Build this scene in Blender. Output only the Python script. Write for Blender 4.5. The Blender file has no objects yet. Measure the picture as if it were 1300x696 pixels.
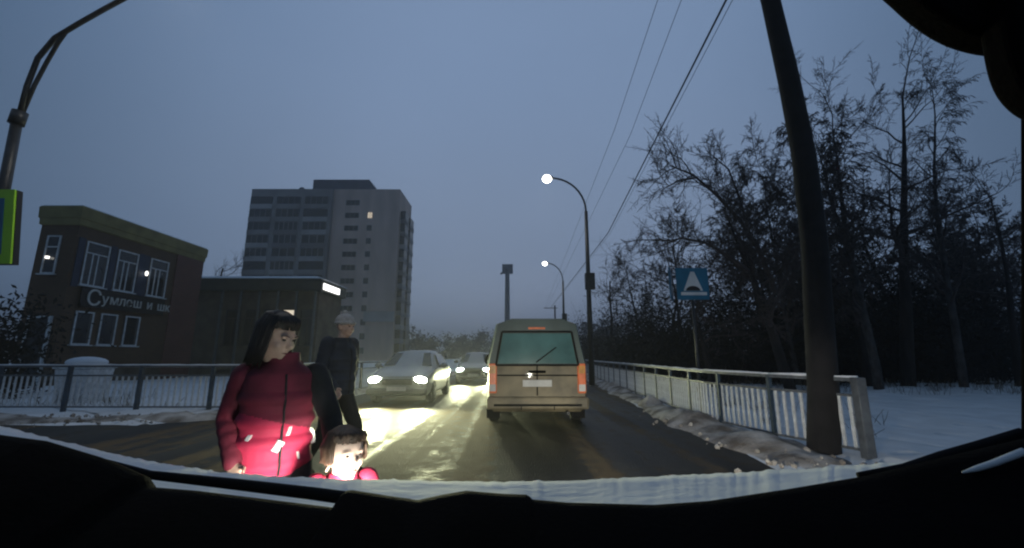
import bpy, bmesh, math, random
import numpy as np
from mathutils import Vector, Matrix, noise
from mathutils.bvhtree import BVHTree
R = math.radians
S = bpy.context.scene
COL = S.collection

# ------------------------------------------------------------------ camera
CAM_H = 1.30
PITCH = 10.96
F = 537.0                                   # focal length in photo pixels (1300 wide)
cam_d = bpy.data.cameras.new('camera')
cam_d.sensor_width = 36.0
cam_d.lens = 36.0 * F / 1300.0
cam_d.clip_start = 0.02
cam_d.clip_end = 6000
cam = bpy.data.objects.new('camera', cam_d)
COL.objects.link(cam)
cam.location = (0, 0, CAM_H)
cam.rotation_euler = (R(90 + PITCH), 0, 0)
S.camera = cam

# ------------------------------------------------------------------ world: dawn sky, glow ahead
W = bpy.data.worlds.new('World')
S.world = W
W.use_nodes = True
nt = W.node_tree
nt.nodes.clear()
def wn(t, **k):
    n = nt.nodes.new(t)
    for a, b in k.items():
        setattr(n, a, b)
    return n
out = wn('ShaderNodeOutputWorld')
sky = wn('ShaderNodeTexSky')
sky.sky_type = 'NISHITA'
sky.sun_disc = False
sky.sun_elevation = R(2)
sky.sun_rotation = R(0)
sky.air_density = 1.6
sky.dust_density = 2.0
bg_n = wn('ShaderNodeBackground')
bg_n.inputs['Strength'].default_value = 0.05
hs = wn('ShaderNodeHueSaturation')
hs.inputs['Saturation'].default_value = 0.35
hs.inputs['Value'].default_value = 0.06
nt.links.new(sky.outputs[0], hs.inputs['Color'])
nt.links.new(hs.outputs[0], bg_n.inputs[0])
tc = wn('ShaderNodeTexCoord')
sx = wn('ShaderNodeSeparateXYZ')
nt.links.new(tc.outputs['Generated'], sx.inputs[0])
ramp = wn('ShaderNodeValToRGB')
cr = ramp.color_ramp
cr.interpolation = 'EASE'
cr.elements[0].position = 0.0
cr.elements[0].color = (0.215, 0.285, 0.415, 1)
cr.elements[1].position = 1.0
cr.elements[1].color = (0.140, 0.215, 0.355, 1)
for p_, c_ in ((0.10, (0.225, 0.300, 0.440, 1)), (0.27, (0.202, 0.275, 0.412, 1)), (0.65, (0.195, 0.280, 0.440, 1))):
    e = cr.elements.new(p_)
    e.color = c_
nt.links.new(sx.outputs['Z'], ramp.inputs[0])
mr = wn('ShaderNodeMapRange', interpolation_type='SMOOTHSTEP')      # paler towards the dawn
mr.inputs['From Min'].default_value = 0.4
mr.inputs['From Max'].default_value = 1.0
mr.inputs['To Min'].default_value = 0.43
mr.inputs['To Max'].default_value = 1.0
flat = wn('ShaderNodeCombineXYZ')
nt.links.new(sx.outputs['X'], flat.inputs[0]); nt.links.new(sx.outputs['Y'], flat.inputs[1])
nrm = wn('ShaderNodeVectorMath', operation='NORMALIZE')
nt.links.new(flat.outputs[0], nrm.inputs[0])
sy = wn('ShaderNodeSeparateXYZ')
nt.links.new(nrm.outputs[0], sy.inputs[0])
nt.links.new(sy.outputs['Y'], mr.inputs['Value'])                   # azimuth away from the dawn
tint = wn('ShaderNodeMixRGB')
tint.inputs[1].default_value = (0.58, 0.91, 1.12, 1)
tint.inputs[2].default_value = (1, 1, 1, 1)
nt.links.new(mr.outputs[0], tint.inputs[0])
tmul = wn('ShaderNodeMixRGB', blend_type='MULTIPLY')
tmul.inputs[0].default_value = 1.0
nt.links.new(ramp.outputs[0], tmul.inputs[1]); nt.links.new(tint.outputs[0], tmul.inputs[2])
cloud = wn('ShaderNodeTexNoise')
cloud.inputs['Scale'].default_value = 2.2
cloud.inputs['Detail'].default_value = 3
cm = wn('ShaderNodeMapRange')
cm.inputs['To Min'].default_value = 0.93
cm.inputs['To Max'].default_value = 1.07
nt.links.new(tc.outputs['Generated'], cloud.inputs['Vector'])
nt.links.new(cloud.outputs[0], cm.inputs['Value'])
mu = wn('ShaderNodeMath', operation='MULTIPLY')
nt.links.new(mr.outputs[0], mu.inputs[0])
nt.links.new(cm.outputs[0], mu.inputs[1])
bg_g = wn('ShaderNodeBackground')
nt.links.new(tmul.outputs[0], bg_g.inputs[0])
nt.links.new(mu.outputs[0], bg_g.inputs['Strength'])
addn = wn('ShaderNodeAddShader')
nt.links.new(bg_n.outputs[0], addn.inputs[0])
nt.links.new(bg_g.outputs[0], addn.inputs[1])
nt.links.new(addn.outputs[0], out.inputs[0])

sun_d = bpy.data.lights.new('sun', 'SUN')
sun_d.energy = 0.05
sun_d.angle = R(40)
sun_d.color = (0.85, 0.9, 1.0)
sun = bpy.data.objects.new('sun', sun_d)
COL.objects.link(sun)
sun.rotation_euler = (R(-70), 0, 0)          # low light of the dawn, from ahead

S.view_settings.view_transform = 'Standard'
S.view_settings.look = 'None'
S.view_settings.exposure = 0.0
S.view_settings.gamma = 1.0
S.cycles.use_denoising = True
S.cycles.filter_width = 2.2
S.cycles.max_bounces = 5
S.cycles.sample_clamp_indirect = 4.0

# ------------------------------------------------------------------ helpers
def at(px, py, fwd):
    """point of the place seen at photo pixel (px, py), fwd metres ahead"""
    p = R(PITCH)
    dx, dy = (px - 650) / F, (py - 348) / F
    f = math.cos(p) + math.sin(p) * dy
    u = math.sin(p) - math.cos(p) * dy
    k = fwd / f
    return Vector((dx * k, fwd, CAM_H + u * k))

def tag(o, label=None, cat=None, group=None, kind=None):
    if label: o['label'] = label
    if cat: o['category'] = cat
    if group: o['group'] = group
    if kind: o['kind'] = kind
    return o

def empty(name, loc, rz=0.0):
    o = bpy.data.objects.new(name, None)
    COL.objects.link(o)
    o.location = loc
    o.rotation_euler = (0, 0, rz)
    return o

def link_mesh(name, me, parent=None, loc=None, rz=None):
    o = bpy.data.objects.new(name, me)
    COL.objects.link(o)
    if parent is not None:
        o.parent = parent
    if loc is not None:
        o.location = loc
    if rz is not None:
        o.rotation_euler = (0, 0, rz)
    return o

def copy_tree(o, parent=None):
    c = o.copy()
    COL.objects.link(c)
    c.parent = parent
    for ch in [x for x in COL.objects if x.parent == o]:
        copy_tree(ch, c)
    return c

class MB:
    def __init__(s):
        s.v, s.f = [], []
    def add(s, vs, fs):
        b = len(s.v)
        s.v += [tuple(x) for x in vs]
        s.f += [tuple(b + i for i in q) for q in fs]
        return s
    def box(s, x0, x1, y0, y1, z0, z1):
        v = [(x0, y0, z0), (x1, y0, z0), (x1, y1, z0), (x0, y1, z0), (x0, y0, z1), (x1, y0, z1), (x1, y1, z1), (x0, y1, z1)]
        return s.add(v, [(0, 3, 2, 1), (4, 5, 6, 7), (0, 1, 5, 4), (1, 2, 6, 5), (2, 3, 7, 6), (3, 0, 4, 7)])
    def hexa(s, v):
        return s.add(v, [(0, 3, 2, 1), (4, 5, 6, 7), (0, 1, 5, 4), (1, 2, 6, 5), (2, 3, 7, 6), (3, 0, 4, 7)])
    def bar(s, a, b, w, h, up=(0, 0, 1)):
        a, b = Vector(a), Vector(b)
        d = (b - a).normalized()
        u = Vector(up)
        sd = d.cross(u)
        if sd.length < 1e-4: sd = d.cross(Vector((0, 1, 0)))
        sd.normalize()
        u = sd.cross(d).normalized()
        sd = sd * (w / 2); u = u * (h / 2)
        return s.hexa([a - sd - u, a + sd - u, b + sd - u, b - sd - u, a - sd + u, a + sd + u, b + sd + u, b - sd + u])
    def tube(s, pts, rad, n=8, cap=True, sx=1.0):
        pts = [Vector(p) for p in pts]
        if not hasattr(rad, '__len__'): rad = [rad] * len(pts)
        rings = []
        prev = None
        for i, p in enumerate(pts):
            d = (pts[min(i + 1, len(pts) - 1)] - pts[max(i - 1, 0)]).normalized()
            if prev is None:
                a = d.cross(Vector((0, 0, 1)))
                if a.length < 0.1: a = d.cross(Vector((0, 1, 0)))
                a.normalize()
            else:
                a = (prev - d * prev.dot(d)).normalized()
            prev = a
            b = d.cross(a)
            rings.append([p + (a * math.cos(t) + b * math.sin(t) * sx) * rad[i] for t in [2 * math.pi * k / n for k in range(n)]])
        base = len(s.v)
        for r in rings: s.v += [tuple(q) for q in r]
        for i in range(len(rings) - 1):
            for k in range(n):
                a, b = base + i * n + k, base + i * n + (k + 1) % n
                s.f.append((a, b, b + n, a + n))
        if cap:
            s.f.append(tuple(base + k for k in range(n))[::-1])
            s.f.append(tuple(base + (len(rings) - 1) * n + k for k in range(n)))
        return s
    def loft(s, rings, cap=True, close=True):
        n = len(rings[0])
        base = len(s.v)
        for r in rings: s.v += [tuple(q) for q in r]
        for i in range(len(rings) - 1):
            for k in range(n if close else n - 1):
                a, b = base + i * n + k, base + i * n + (k + 1) % n
                s.f.append((a, b, b + n, a + n))
        if cap and close:
            s.f.append(tuple(base + k for k in range(n))[::-1])
            s.f.append(tuple(base + (len(rings) - 1) * n + k for k in range(n)))
        return s
    def ell(s, c, r, n=14, m=10, rot=None):
        c = Vector(c)
        vs = []
        for i in range(m + 1):
            ph = math.pi * i / m
            for k in range(n):
                t = 2 * math.pi * k / n
                q = Vector((math.sin(ph) * math.cos(t) * r[0], math.sin(ph) * math.sin(t) * r[1], math.cos(ph) * r[2]))
                if rot is not None: q = rot @ q
                vs.append(c + q)
        fs = []
        for i in range(m):
            for k in range(n):
                a, b = i * n + k, i * n + (k + 1) % n
                fs.append((a, a + n, b + n, b))
        return s.add(vs, fs)
    def disc(s, c, r, axis=(0, 1, 0), n=20):
        c = Vector(c); ax = Vector(axis).normalized()
        a = ax.orthogonal().normalized(); b = ax.cross(a)
        vs = [c + (a * math.cos(2 * math.pi * k / n) + b * math.sin(2 * math.pi * k / n)) * r for k in range(n)]
        return s.add(vs, [tuple(range(n))])
    def mesh(s, name, mat, smooth=False):
        me = bpy.data.meshes.new(name)
        me.from_pydata(s.v, [], s.f)
        me.materials.append(mat)
        if smooth:
            me.polygons.foreach_set('use_smooth', [True] * len(me.polygons))
        me.update()
        return me
    def build(s, name, mat, parent=None, smooth=False, bevel=0.0, loc=None, rz=None, seg=2):
        me = s.mesh(name, mat, smooth)
        bm = bmesh.new(); bm.from_mesh(me)
        bmesh.ops.remove_doubles(bm, verts=bm.verts, dist=1e-5)
        bmesh.ops.recalc_face_normals(bm, faces=bm.faces)
        bm.to_mesh(me); bm.free()
        o = link_mesh(name, me, parent, loc, rz)
        if bevel > 0:
            m = o.modifiers.new('bevel', 'BEVEL')
            m.width = bevel; m.segments = seg; m.limit_method = 'ANGLE'; m.angle_limit = R(40)
        return o

def mat(name, col, rough=0.7, var=0.25, scale=6.0, bump=0.0, bscale=None, metal=0.0, emit=None, es=0.0, col2=None, spec=0.4, coat=0.0, stretch=None, detail=6):
    m = bpy.data.materials.new(name)
    m.use_nodes = True
    t = m.node_tree
    b = t.nodes['Principled BSDF']
    b.inputs['Roughness'].default_value = rough
    b.inputs['Metallic'].default_value = metal
    b.inputs['Specular IOR Level'].default_value = spec
    b.inputs['Coat Weight'].default_value = coat
    co = t.nodes.new('ShaderNodeTexCoord')
    mp = t.nodes.new('ShaderNodeMapping')
    if stretch: mp.inputs['Scale'].default_value = stretch
    t.links.new(co.outputs['Object'], mp.inputs[0])
    nz = t.nodes.new('ShaderNodeTexNoise')
    nz.inputs['Scale'].default_value = scale
    nz.inputs['Detail'].default_value = detail
    t.links.new(mp.outputs[0], nz.inputs['Vector'])
    rp = t.nodes.new('ShaderNodeValToRGB')
    c1 = col
    c2 = col2 if col2 else tuple(min(1, c * (1 + var)) for c in col)
    c0 = tuple(c * (1 - var) for c in col) if not col2 else col
    rp.color_ramp.elements[0].position = 0.35
    rp.color_ramp.elements[0].color = (*c0, 1)
    rp.color_ramp.elements[1].position = 0.65
    rp.color_ramp.elements[1].color = (*c2, 1)
    t.links.new(nz.outputs[0], rp.inputs[0])
    t.links.new(rp.outputs[0], b.inputs['Base Color'])
    if bump > 0:
        n2 = t.nodes.new('ShaderNodeTexNoise')
        n2.inputs['Scale'].default_value = bscale or scale * 6
        n2.inputs['Detail'].default_value = 5
        t.links.new(mp.outputs[0], n2.inputs['Vector'])
        bp = t.nodes.new('ShaderNodeBump')
        bp.inputs['Strength'].default_value = 0.6
        bp.inputs['Distance'].default_value = bump
        t.links.new(n2.outputs[0], bp.inputs['Height'])
        t.links.new(bp.outputs[0], b.inputs['Normal'])
    if emit:
        b.inputs['Emission Color'].default_value = (*emit, 1)
        b.inputs['Emission Strength'].default_value = es
    return m

def brick_mat(name, c1, c2, mortar, scale=1.0):
    m = mat(name, c1, 0.85)
    t = m.node_tree
    b = t.nodes['Principled BSDF']
    co = t.nodes.new('ShaderNodeTexCoord')
    # wrap the courses round the corner: u = x + y, v = z
    sp = t.nodes.new('ShaderNodeSeparateXYZ'); t.links.new(co.outputs['Object'], sp.inputs[0])
    ad = t.nodes.new('ShaderNodeMath'); ad.operation = 'ADD'
    t.links.new(sp.outputs[0], ad.inputs[0]); t.links.new(sp.outputs[1], ad.inputs[1])
    cb = t.nodes.new('ShaderNodeCombineXYZ')
    t.links.new(ad.outputs[0], cb.inputs[0]); t.links.new(sp.outputs[2], cb.inputs[1])
    br = t.nodes.new('ShaderNodeTexBrick')
    br.inputs['Color1'].default_value = (*c1, 1)
    br.inputs['Color2'].default_value = (*c2, 1)
    br.inputs['Mortar'].default_value = (*mortar, 1)
    br.inputs['Scale'].default_value = scale
    br.inputs['Mortar Size'].default_value = 0.012
    br.inputs['Brick Width'].default_value = 0.26
    br.inputs['Row Height'].default_value = 0.075
    t.links.new(cb.outputs[0], br.inputs['Vector'])
    nz = t.nodes.new('ShaderNodeTexNoise'); nz.inputs['Scale'].default_value = 0.9; nz.inputs['Detail'].default_value = 6
    t.links.new(co.outputs['Object'], nz.inputs['Vector'])
    mx = t.nodes.new('ShaderNodeMixRGB'); mx.blend_type = 'MULTIPLY'; mx.inputs[0].default_value = 0.7
    mr_ = t.nodes.new('ShaderNodeMapRange'); mr_.inputs['To Min'].default_value = 0.45; mr_.inputs['To Max'].default_value = 1.3
    t.links.new(nz.outputs[0], mr_.inputs['Value'])
    t.links.new(br.outputs['Color'], mx.inputs[1]); t.links.new(mr_.outputs[0], mx.inputs[2])
    t.links.new(mx.outputs[0], b.inputs['Base Color'])
    bp = t.nodes.new('ShaderNodeBump'); bp.inputs['Distance'].default_value = 0.01; bp.inputs['Strength'].default_value = 0.5
    t.links.new(br.outputs['Fac'], bp.inputs['Height']); bp.invert = True
    t.links.new(bp.outputs[0], b.inputs['Normal'])
    return m

M = {}
M['snow'] = mat('snow', (0.68, 0.68, 0.66), 0.9, 0.0, 1.6, 0.03, 7, col2=(0.80, 0.80, 0.78), spec=0.2)
M['snow_roof'] = mat('snow_roof', (0.7, 0.72, 0.75), 0.9, 0.0, 3, 0.02, 18, col2=(0.8, 0.82, 0.84), spec=0.2)
M['snow_dirty'] = mat('snow_dirty', (0.14, 0.115, 0.09), 0.85, 0.0, 2.6, 0.05, 10, col2=(0.52, 0.48, 0.43), spec=0.25)
M['asphalt'] = mat('asphalt', (0.007, 0.0067, 0.0062), 0.52, 0.0, 0.8, 0.012, 30, col2=(0.026, 0.023, 0.018), spec=0.12, stretch=(2.2, 0.35, 1))
M['brick_dark'] = brick_mat('brick_dark', (0.125, 0.068, 0.036), (0.16, 0.088, 0.046), (0.07, 0.06, 0.05))
M['brick_red'] = brick_mat('brick_red', (0.17, 0.055, 0.045), (0.21, 0.07, 0.055), (0.12, 0.1, 0.09))
M['cornice'] = mat('cornice', (0.24, 0.20, 0.075), 0.7, 0.2, 1.5)
M['panel_blue'] = mat('panel_blue', (0.028, 0.04, 0.07), 0.6, 0.2, 2)
M['white_frame'] = mat('white_frame', (0.66, 0.67, 0.66), 0.5, 0.15, 5)
M['glass'] = mat('glass', (0.02, 0.024, 0.03), 0.08, 0.2, 2, spec=0.6)
M['glass_warm'] = mat('glass_warm', (0.25, 0.22, 0.18), 0.4, 0.1, 2, emit=(1.0, 0.86, 0.66), es=0.75)
M['dark_metal'] = mat('dark_metal', (0.03, 0.034, 0.04), 0.45, 0.3, 9, metal=0.3)
M['pole_concrete'] = mat('pole_concrete', (0.011, 0.010, 0.011), 0.9, 0.35, 4, 0.01, 30)
M['blue_paint'] = mat('blue_paint', (0.03, 0.05, 0.075), 0.5, 0.25, 8)
M['picket'] = mat('picket', (0.55, 0.57, 0.58), 0.55, 0.2, 9)
M['rail'] = mat('rail', (0.10, 0.11, 0.12), 0.5, 0.25, 9)
M['bark'] = mat('bark', (0.018, 0.015, 0.014), 0.95, 0.4, 5, 0.01, 25, stretch=(1, 1, 0.25))
M['twig'] = mat('twig', (0.058, 0.046, 0.043), 0.95, 0.3, 3)
M['twig_far'] = mat('twig_far', (0.055, 0.05, 0.055), 0.95, 0.3, 3)
M['birch'] = mat('birch', (0.02, 0.018, 0.018), 0.9, 0.0, 6, col2=(0.07, 0.068, 0.066), stretch=(1, 1, 0.5))
M['thicket'] = mat('thicket', (0.011, 0.011, 0.010), 0.95, 0.4, 2)
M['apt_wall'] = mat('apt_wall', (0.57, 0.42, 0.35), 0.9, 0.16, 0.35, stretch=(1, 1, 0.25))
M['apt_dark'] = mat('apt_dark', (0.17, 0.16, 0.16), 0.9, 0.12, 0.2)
M['apt_par'] = mat('apt_par', (0.24, 0.225, 0.22), 0.8, 0.2, 0.3)
M['apt_par_pale'] = mat('apt_par_pale', (0.36, 0.34, 0.33), 0.8, 0.15, 0.3)
M['apt_glass'] = mat('apt_glass', (0.022, 0.028, 0.034), 0.35, 0.3, 0.4)
M['apt_roof'] = mat('apt_roof', (0.09, 0.10, 0.13), 0.9, 0.2, 0.5)
M['shop_fascia'] = mat('shop_fascia', (0.035, 0.042, 0.036), 0.6, 0.2, 2)
M['shop_wall'] = mat('shop_wall', (0.10, 0.08, 0.06), 0.85, 0.25, 1.5)
M['lit_sign'] = mat('lit_sign', (0.8, 0.8, 0.8), 0.4, 0.0, 5, emit=(1.0, 0.98, 0.95), es=2.2)
M['lamp_lit'] = mat('lamp_lit', (0.9, 0.9, 0.85), 0.4, 0.0, 5, emit=(1.0, 0.97, 0.88), es=9.0)
M['bulb'] = mat('bulb', (0.9, 0.9, 0.85), 0.4, 0.0, 5, emit=(1.0, 0.96, 0.88), es=2.5)
M['letters'] = mat('letters', (0.62, 0.60, 0.54), 0.5, 0.1, 5)
M['sign_blue'] = mat('sign_blue', (0.012, 0.12, 0.22), 0.35, 0.15, 3)
M['sign_white'] = mat('sign_white', (0.5, 0.55, 0.58), 0.4, 0.1, 3)
M['sign_black'] = mat('sign_black', (0.01, 0.01, 0.012), 0.5, 0.1, 3)
M['sign_lime'] = mat('sign_lime', (0.30, 0.62, 0.02), 0.4, 0.08, 3)
M['black_plastic'] = mat('black_plastic', (0.002, 0.002, 0.0024), 0.85, 0.3, 12, 0.002, 160, spec=0.03)
M['black_rubber'] = mat('black_rubber', (0.006, 0.006, 0.007), 0.85, 0.2, 10, spec=0.15)
M['hood_paint'] = mat('hood_paint', (0.03, 0.03, 0.035), 0.35, 0.1, 4, coat=0.4)
M['mast_haze_grey'] = mat('mast_haze_grey', (0.12, 0.14, 0.18), 0.8, 0.1, 1)  # lighter grey, distance haze put into the colour
M['curtain'] = mat('curtain', (0.10, 0.095, 0.09), 0.9, 0.5, 14, stretch=(1, 1, 0.02))
M['cable'] = mat('cable', (0.02, 0.022, 0.03), 0.7, 0.1, 3)

# ------------------------------------------------------------------ ground, roads, snow
def sheet(name, poly, z, m, sub=0):
    mb = MB(); mb.add([(x, y, z) for x, y in poly], [tuple(range(len(poly)))])
    o = mb.build(name, m)
    return tag(o, kind='structure')

sheet('ground', [(-3000, -3000), (3000, -3000), (3000, 3000), (-3000, 3000)], 0.0, M['snow'])
sheet('road', [(-60, -60), (3.35, -60), (3.35, 9), (4.1, 20), (5.6, 42), (15, 180), (6, 180), (-3.5, 42), (-4.9, 20), (-5.6, 12), (-6.0, 9.4), (-7.2, 8.5), (-60, 8.1)], 0.004, M['asphalt'])

def fbm(x, y, s, o=4):
    return noise.fractal(Vector((x * s, y * s, 3.7)), 1.0, 2.0, o)

def snow_field(name, edge, depth_dir, depth, nx, ny, rise, mt, amp=0.06, ridge=0.0):
    """undulating snow from a road edge polyline outwards"""
    e = [Vector((x, y, 0)) for x, y in edge]
    L = [0]
    for i in range(1, len(e)): L.append(L[-1] + (e[i] - e[i - 1]).length)
    vs, fs = [], []
    for i in range(nx + 1):
        s_ = L[-1] * i / nx
        j = max(k for k in range(len(L)) if L[k] <= s_ + 1e-6); j = min(j, len(e) - 2)
        p = e[j].lerp(e[j + 1], (s_ - L[j]) / (L[j + 1] - L[j]))
        for k in range(ny + 1):
            t = (k / ny) ** 1.8
            q = p + Vector((*depth_dir, 0)).normalized() * depth * t
            d = depth * t
            jit = fbm(q.x, q.y, 0.9) * 0.12 * min(1, d + 0.3)
            if k == 0: q = q - Vector((*depth_dir, 0)).normalized() * (0.12 + 0.25 * fbm(q.x, q.y, 1.3))
            z = rise * (1 - math.exp(-d * 3.0)) + ridge * math.exp(-((d - 0.45) / 0.32) ** 2)
            z += amp * fbm(q.x, q.y, 0.55) * min(1, d * 2) + amp * 0.5 * fbm(q.x, q.y, 2.1) * min(1, d * 3)
            if k == 0: z = 0.0
            vs.append((q.x, q.y, max(0.006 if k else 0.002, z + 0.01) if k else 0.002))
    for i in range(nx):
        for k in range(ny):
            a = i * (ny + 1) + k
            fs.append((a, a + 1, a + ny + 2, a + ny + 1))
    o = MB().add(vs, fs).build(name, mt, smooth=True)
    return tag(o, kind='structure')

def road_mat():
    m = M['asphalt']; t = m.node_tree; b = t.nodes['Principled BSDF']
    co = t.nodes.new('ShaderNodeTexCoord'); mp = t.nodes.new('ShaderNodeMapping'); mp.inputs['Scale'].default_value = (1.5, 0.05, 1)
    t.links.new(co.outputs['Object'], mp.inputs[0])
    n1 = t.nodes.new('ShaderNodeTexNoise'); n1.inputs['Scale'].default_value = 1.0; n1.inputs['Detail'].default_value = 4; n1.inputs['Distortion'].default_value = 0.3
    t.links.new(mp.outputs[0], n1.inputs['Vector'])
    n2 = t.nodes.new('ShaderNodeTexNoise'); n2.inputs['Scale'].default_value = 3.5; n2.inputs['Detail'].default_value = 8; n2.inputs['Roughness'].default_value = 0.7
    t.links.new(co.outputs['Object'], n2.inputs['Vector'])
    ad = t.nodes.new('ShaderNodeMath'); ad.operation = 'MULTIPLY_ADD'; ad.inputs[1].default_value = 0.45
    t.links.new(n2.outputs[0], ad.inputs[0]); t.links.new(n1.outputs[0], ad.inputs[2])
    mk = t.nodes.new('ShaderNodeMapRange'); mk.interpolation_type = 'SMOOTHSTEP'; mk.inputs['From Min'].default_value = 0.70; mk.inputs['From Max'].default_value = 0.84
    t.links.new(ad.outputs[0], mk.inputs['Value'])
    mx = t.nodes.new('ShaderNodeMixRGB')
    mx.inputs[2].default_value = (0.095, 0.066, 0.038, 1)
    old = b.inputs['Base Color'].links[0].from_socket
    t.links.new(old, mx.inputs[1]); t.links.new(mk.outputs[0], mx.inputs[0]); t.links.new(mx.outputs[0], b.inputs['Base Color'])
    rr = t.nodes.new('ShaderNodeMapRange'); rr.inputs['To Min'].default_value = 0.5; rr.inputs['To Max'].default_value = 0.85
    t.links.new(mk.outputs[0], rr.inputs['Value']); t.links.new(rr.outputs[0], b.inputs['Roughness'])
    bp0 = b.inputs['Normal'].links[0].from_node
    b2 = t.nodes.new('ShaderNodeBump'); b2.inputs['Distance'].default_value = 0.02; b2.inputs['Strength'].default_value = 0.7
    t.links.new(ad.outputs[0], b2.inputs['Height']); t.links.new(bp0.outputs[0], b2.inputs['Normal']); t.links.new(b2.outputs[0], b.inputs['Normal'])
road_mat()
def trampled(m):
    t = m.node_tree; b = t.nodes['Principled BSDF']
    co = t.nodes.new('ShaderNodeTexCoord')
    vo = t.nodes.new('ShaderNodeTexVoronoi'); vo.inputs['Scale'].default_value = 1.9; vo.feature = 'SMOOTH_F1'
    t.links.new(co.outputs['Object'], vo.inputs['Vector'])
    mk = t.nodes.new('ShaderNodeMapRange'); mk.interpolation_type = 'SMOOTHSTEP'; mk.inputs['From Min'].default_value = 0.10; mk.inputs['From Max'].default_value = 0.34
    t.links.new(vo.outputs['Distance'], mk.inputs['Value'])
    b2 = t.nodes.new('ShaderNodeBump'); b2.inputs['Distance'].default_value = 0.07; b2.inputs['Strength'].default_value = 0.8
    t.links.new(mk.outputs[0], b2.inputs['Height']); t.links.new(b.inputs['Normal'].links[0].from_node.outputs[0], b2.inputs['Normal']); t.links.new(b2.outputs[0], b.inputs['Normal'])
M['snow_walked'] = M['snow'].copy(); M['snow_walked'].name = 'snow_walked'; trampled(M['snow_walked'])
M['snow_edge'] = M['snow'].copy(); M['snow_edge'].name = 'snow_edge'
snow_field('snow_field', [(3.3, -6), (3.3, 4), (3.25, 8), (4.05, 20), (5.5, 42), (12, 140)], (1, 0.0), 40, 260, 60, 0.06, M['snow_walked'], 0.10)
snow_field('snow_field', [(-60, 8.2), (-30, 8.3), (-7.1, 8.6)], (0, 1), 60, 150, 40, 0.05, M['snow_walked'], 0.08)
snow_field('snow_field', [(-3.4, 42), (-4.8, 20), (-5.5, 12), (-7.1, 8.6)], (-1, 0.55), 14, 90, 30, 0.05, M['snow'], 0.06)

def bank(name, line, w, h, mt, seed=0, step=0.12):
    """a ploughed ridge of dirty snow along a line"""
    e = [Vector((x, y, 0)) for x, y in line]
    vs, fs = [], []
    n = 9
    rows = 0
    for j in range(len(e) - 1):
        d = e[j + 1] - e[j]
        cnt = max(2, int(d.length / step))
        nn = Vector((-d.y, d.x, 0)).normalized()
        for i in range(cnt):
            p = e[j] + d * (i / cnt)
            hh = h * (0.75 + 0.9 * fbm(p.x + seed, p.y, 0.8))
            ww = w * (1 + 0.5 * fbm(p.x, p.y + seed, 0.7))
            for k in range(n):
                t = -1 + 2 * k / (n - 1)
                q = p + nn * ww * t
                z = max(0.0, hh * (1 - abs(t) ** 1.7)) * (1 + 0.45 * fbm(q.x * 1.0, q.y, 3.1)) + 0.02 * fbm(q.x, q.y, 9)
                vs.append((q.x, q.y, z + 0.012 if 0 < k < n - 1 else -0.02))
            rows += 1
    for i in range(rows - 1):
        for k in range(n - 1):
            a = i * n + k
            fs.append((a, a + n, a + n + 1, a + 1))
    o = MB().add(vs, fs).build(name, mt, smooth=True)
    return tag(o, kind='structure')
bank('snow_bank', [(3.75, 2.0), (3.72, 5), (3.62, 7), (3.5, 9), (4.25, 20), (5.75, 42), (9, 90)], 0.48, 0.17, M['snow_dirty'], 2)
bank('snow_bank', [(-40, 8.6), (-14, 8.75), (-9, 8.9), (-6.6, 9.3), (-5.85, 12), (-5.1, 20), (-3.8, 42)], 0.45, 0.15, M['snow_dirty'], 9)

def clods(line, n, seed, spread):
    rg = random.Random(seed); mb = MB()
    e = [Vector((x, y, 0)) for x, y in line]
    for _ in range(n):
        j = min(int(rg.random() ** 1.6 * (len(e) - 1)), len(e) - 2)
        p = e[j].lerp(e[j + 1], rg.random())
        r = 0.010 + 0.05 * rg.random() ** 4
        c = p + Vector((rg.gauss(0, spread), rg.gauss(0, spread), r * 0.4 + 0.10 * math.exp(-(rg.random() * 3))))
        vs = [c + Vector((math.cos(a) * math.cos(b) * r * rg.uniform(.6, 1.3), math.sin(a) * math.cos(b) * r * rg.uniform(.6, 1.3), math.sin(b) * r * rg.uniform(.5, 1.0))) for b in (-0.7, 0.5) for a in (0, 1.26, 2.51, 3.77, 5.03)] + [c + Vector((0, 0, r * 0.9))]
        mb.add(vs, [(i, (i + 1) % 5, 5 + (i + 1) % 5, 5 + i) for i in range(5)] + [(5 + i, 5 + (i + 1) % 5, 10) for i in range(5)])
    tag(mb.build('snow_clods', M['snow_dirty']), kind='stuff')
clods([(3.6, 3.0), (3.5, 5.5), (3.4, 7), (3.35, 9), (4.0, 20)], 420, 3, 0.30)
clods([(-7, 9.0), (-10, 8.8), (-14, 8.7), (-24, 8.7)], 500, 4, 0.22)
M['dry_stalk'] = mat('dry_stalk', (0.10, 0.08, 0.05), 0.9, 0.3, 9)
def stalks(boxes, seed):
    rg = random.Random(seed); mb = MB()
    for x0, x1, y0, y1, n in boxes:
        for _ in range(n):
            cx, cy = rg.uniform(x0, x1), rg.uniform(y0, y1)
            for _ in range(rg.randint(2, 6)):
                p = Vector((cx + rg.gauss(0, .08), cy + rg.gauss(0, .08), 0.0)); h = rg.uniform(.15, .5)
                q = p + Vector((rg.gauss(0, .1), rg.gauss(0, .1), h))
                mb.tube([p, p.lerp(q, .5) + Vector((rg.gauss(0, .02), 0, 0)), q], [0.006, 0.005, 0.003], 3, cap=False)
    tag(mb.build('dry_grass', M['dry_stalk']), kind='stuff')
stalks([(4.6, 7, 7, 16, 60), (9, 22, 14, 18.5, 160), (-20, -6, 10.6, 13, 90)], 8)

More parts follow.
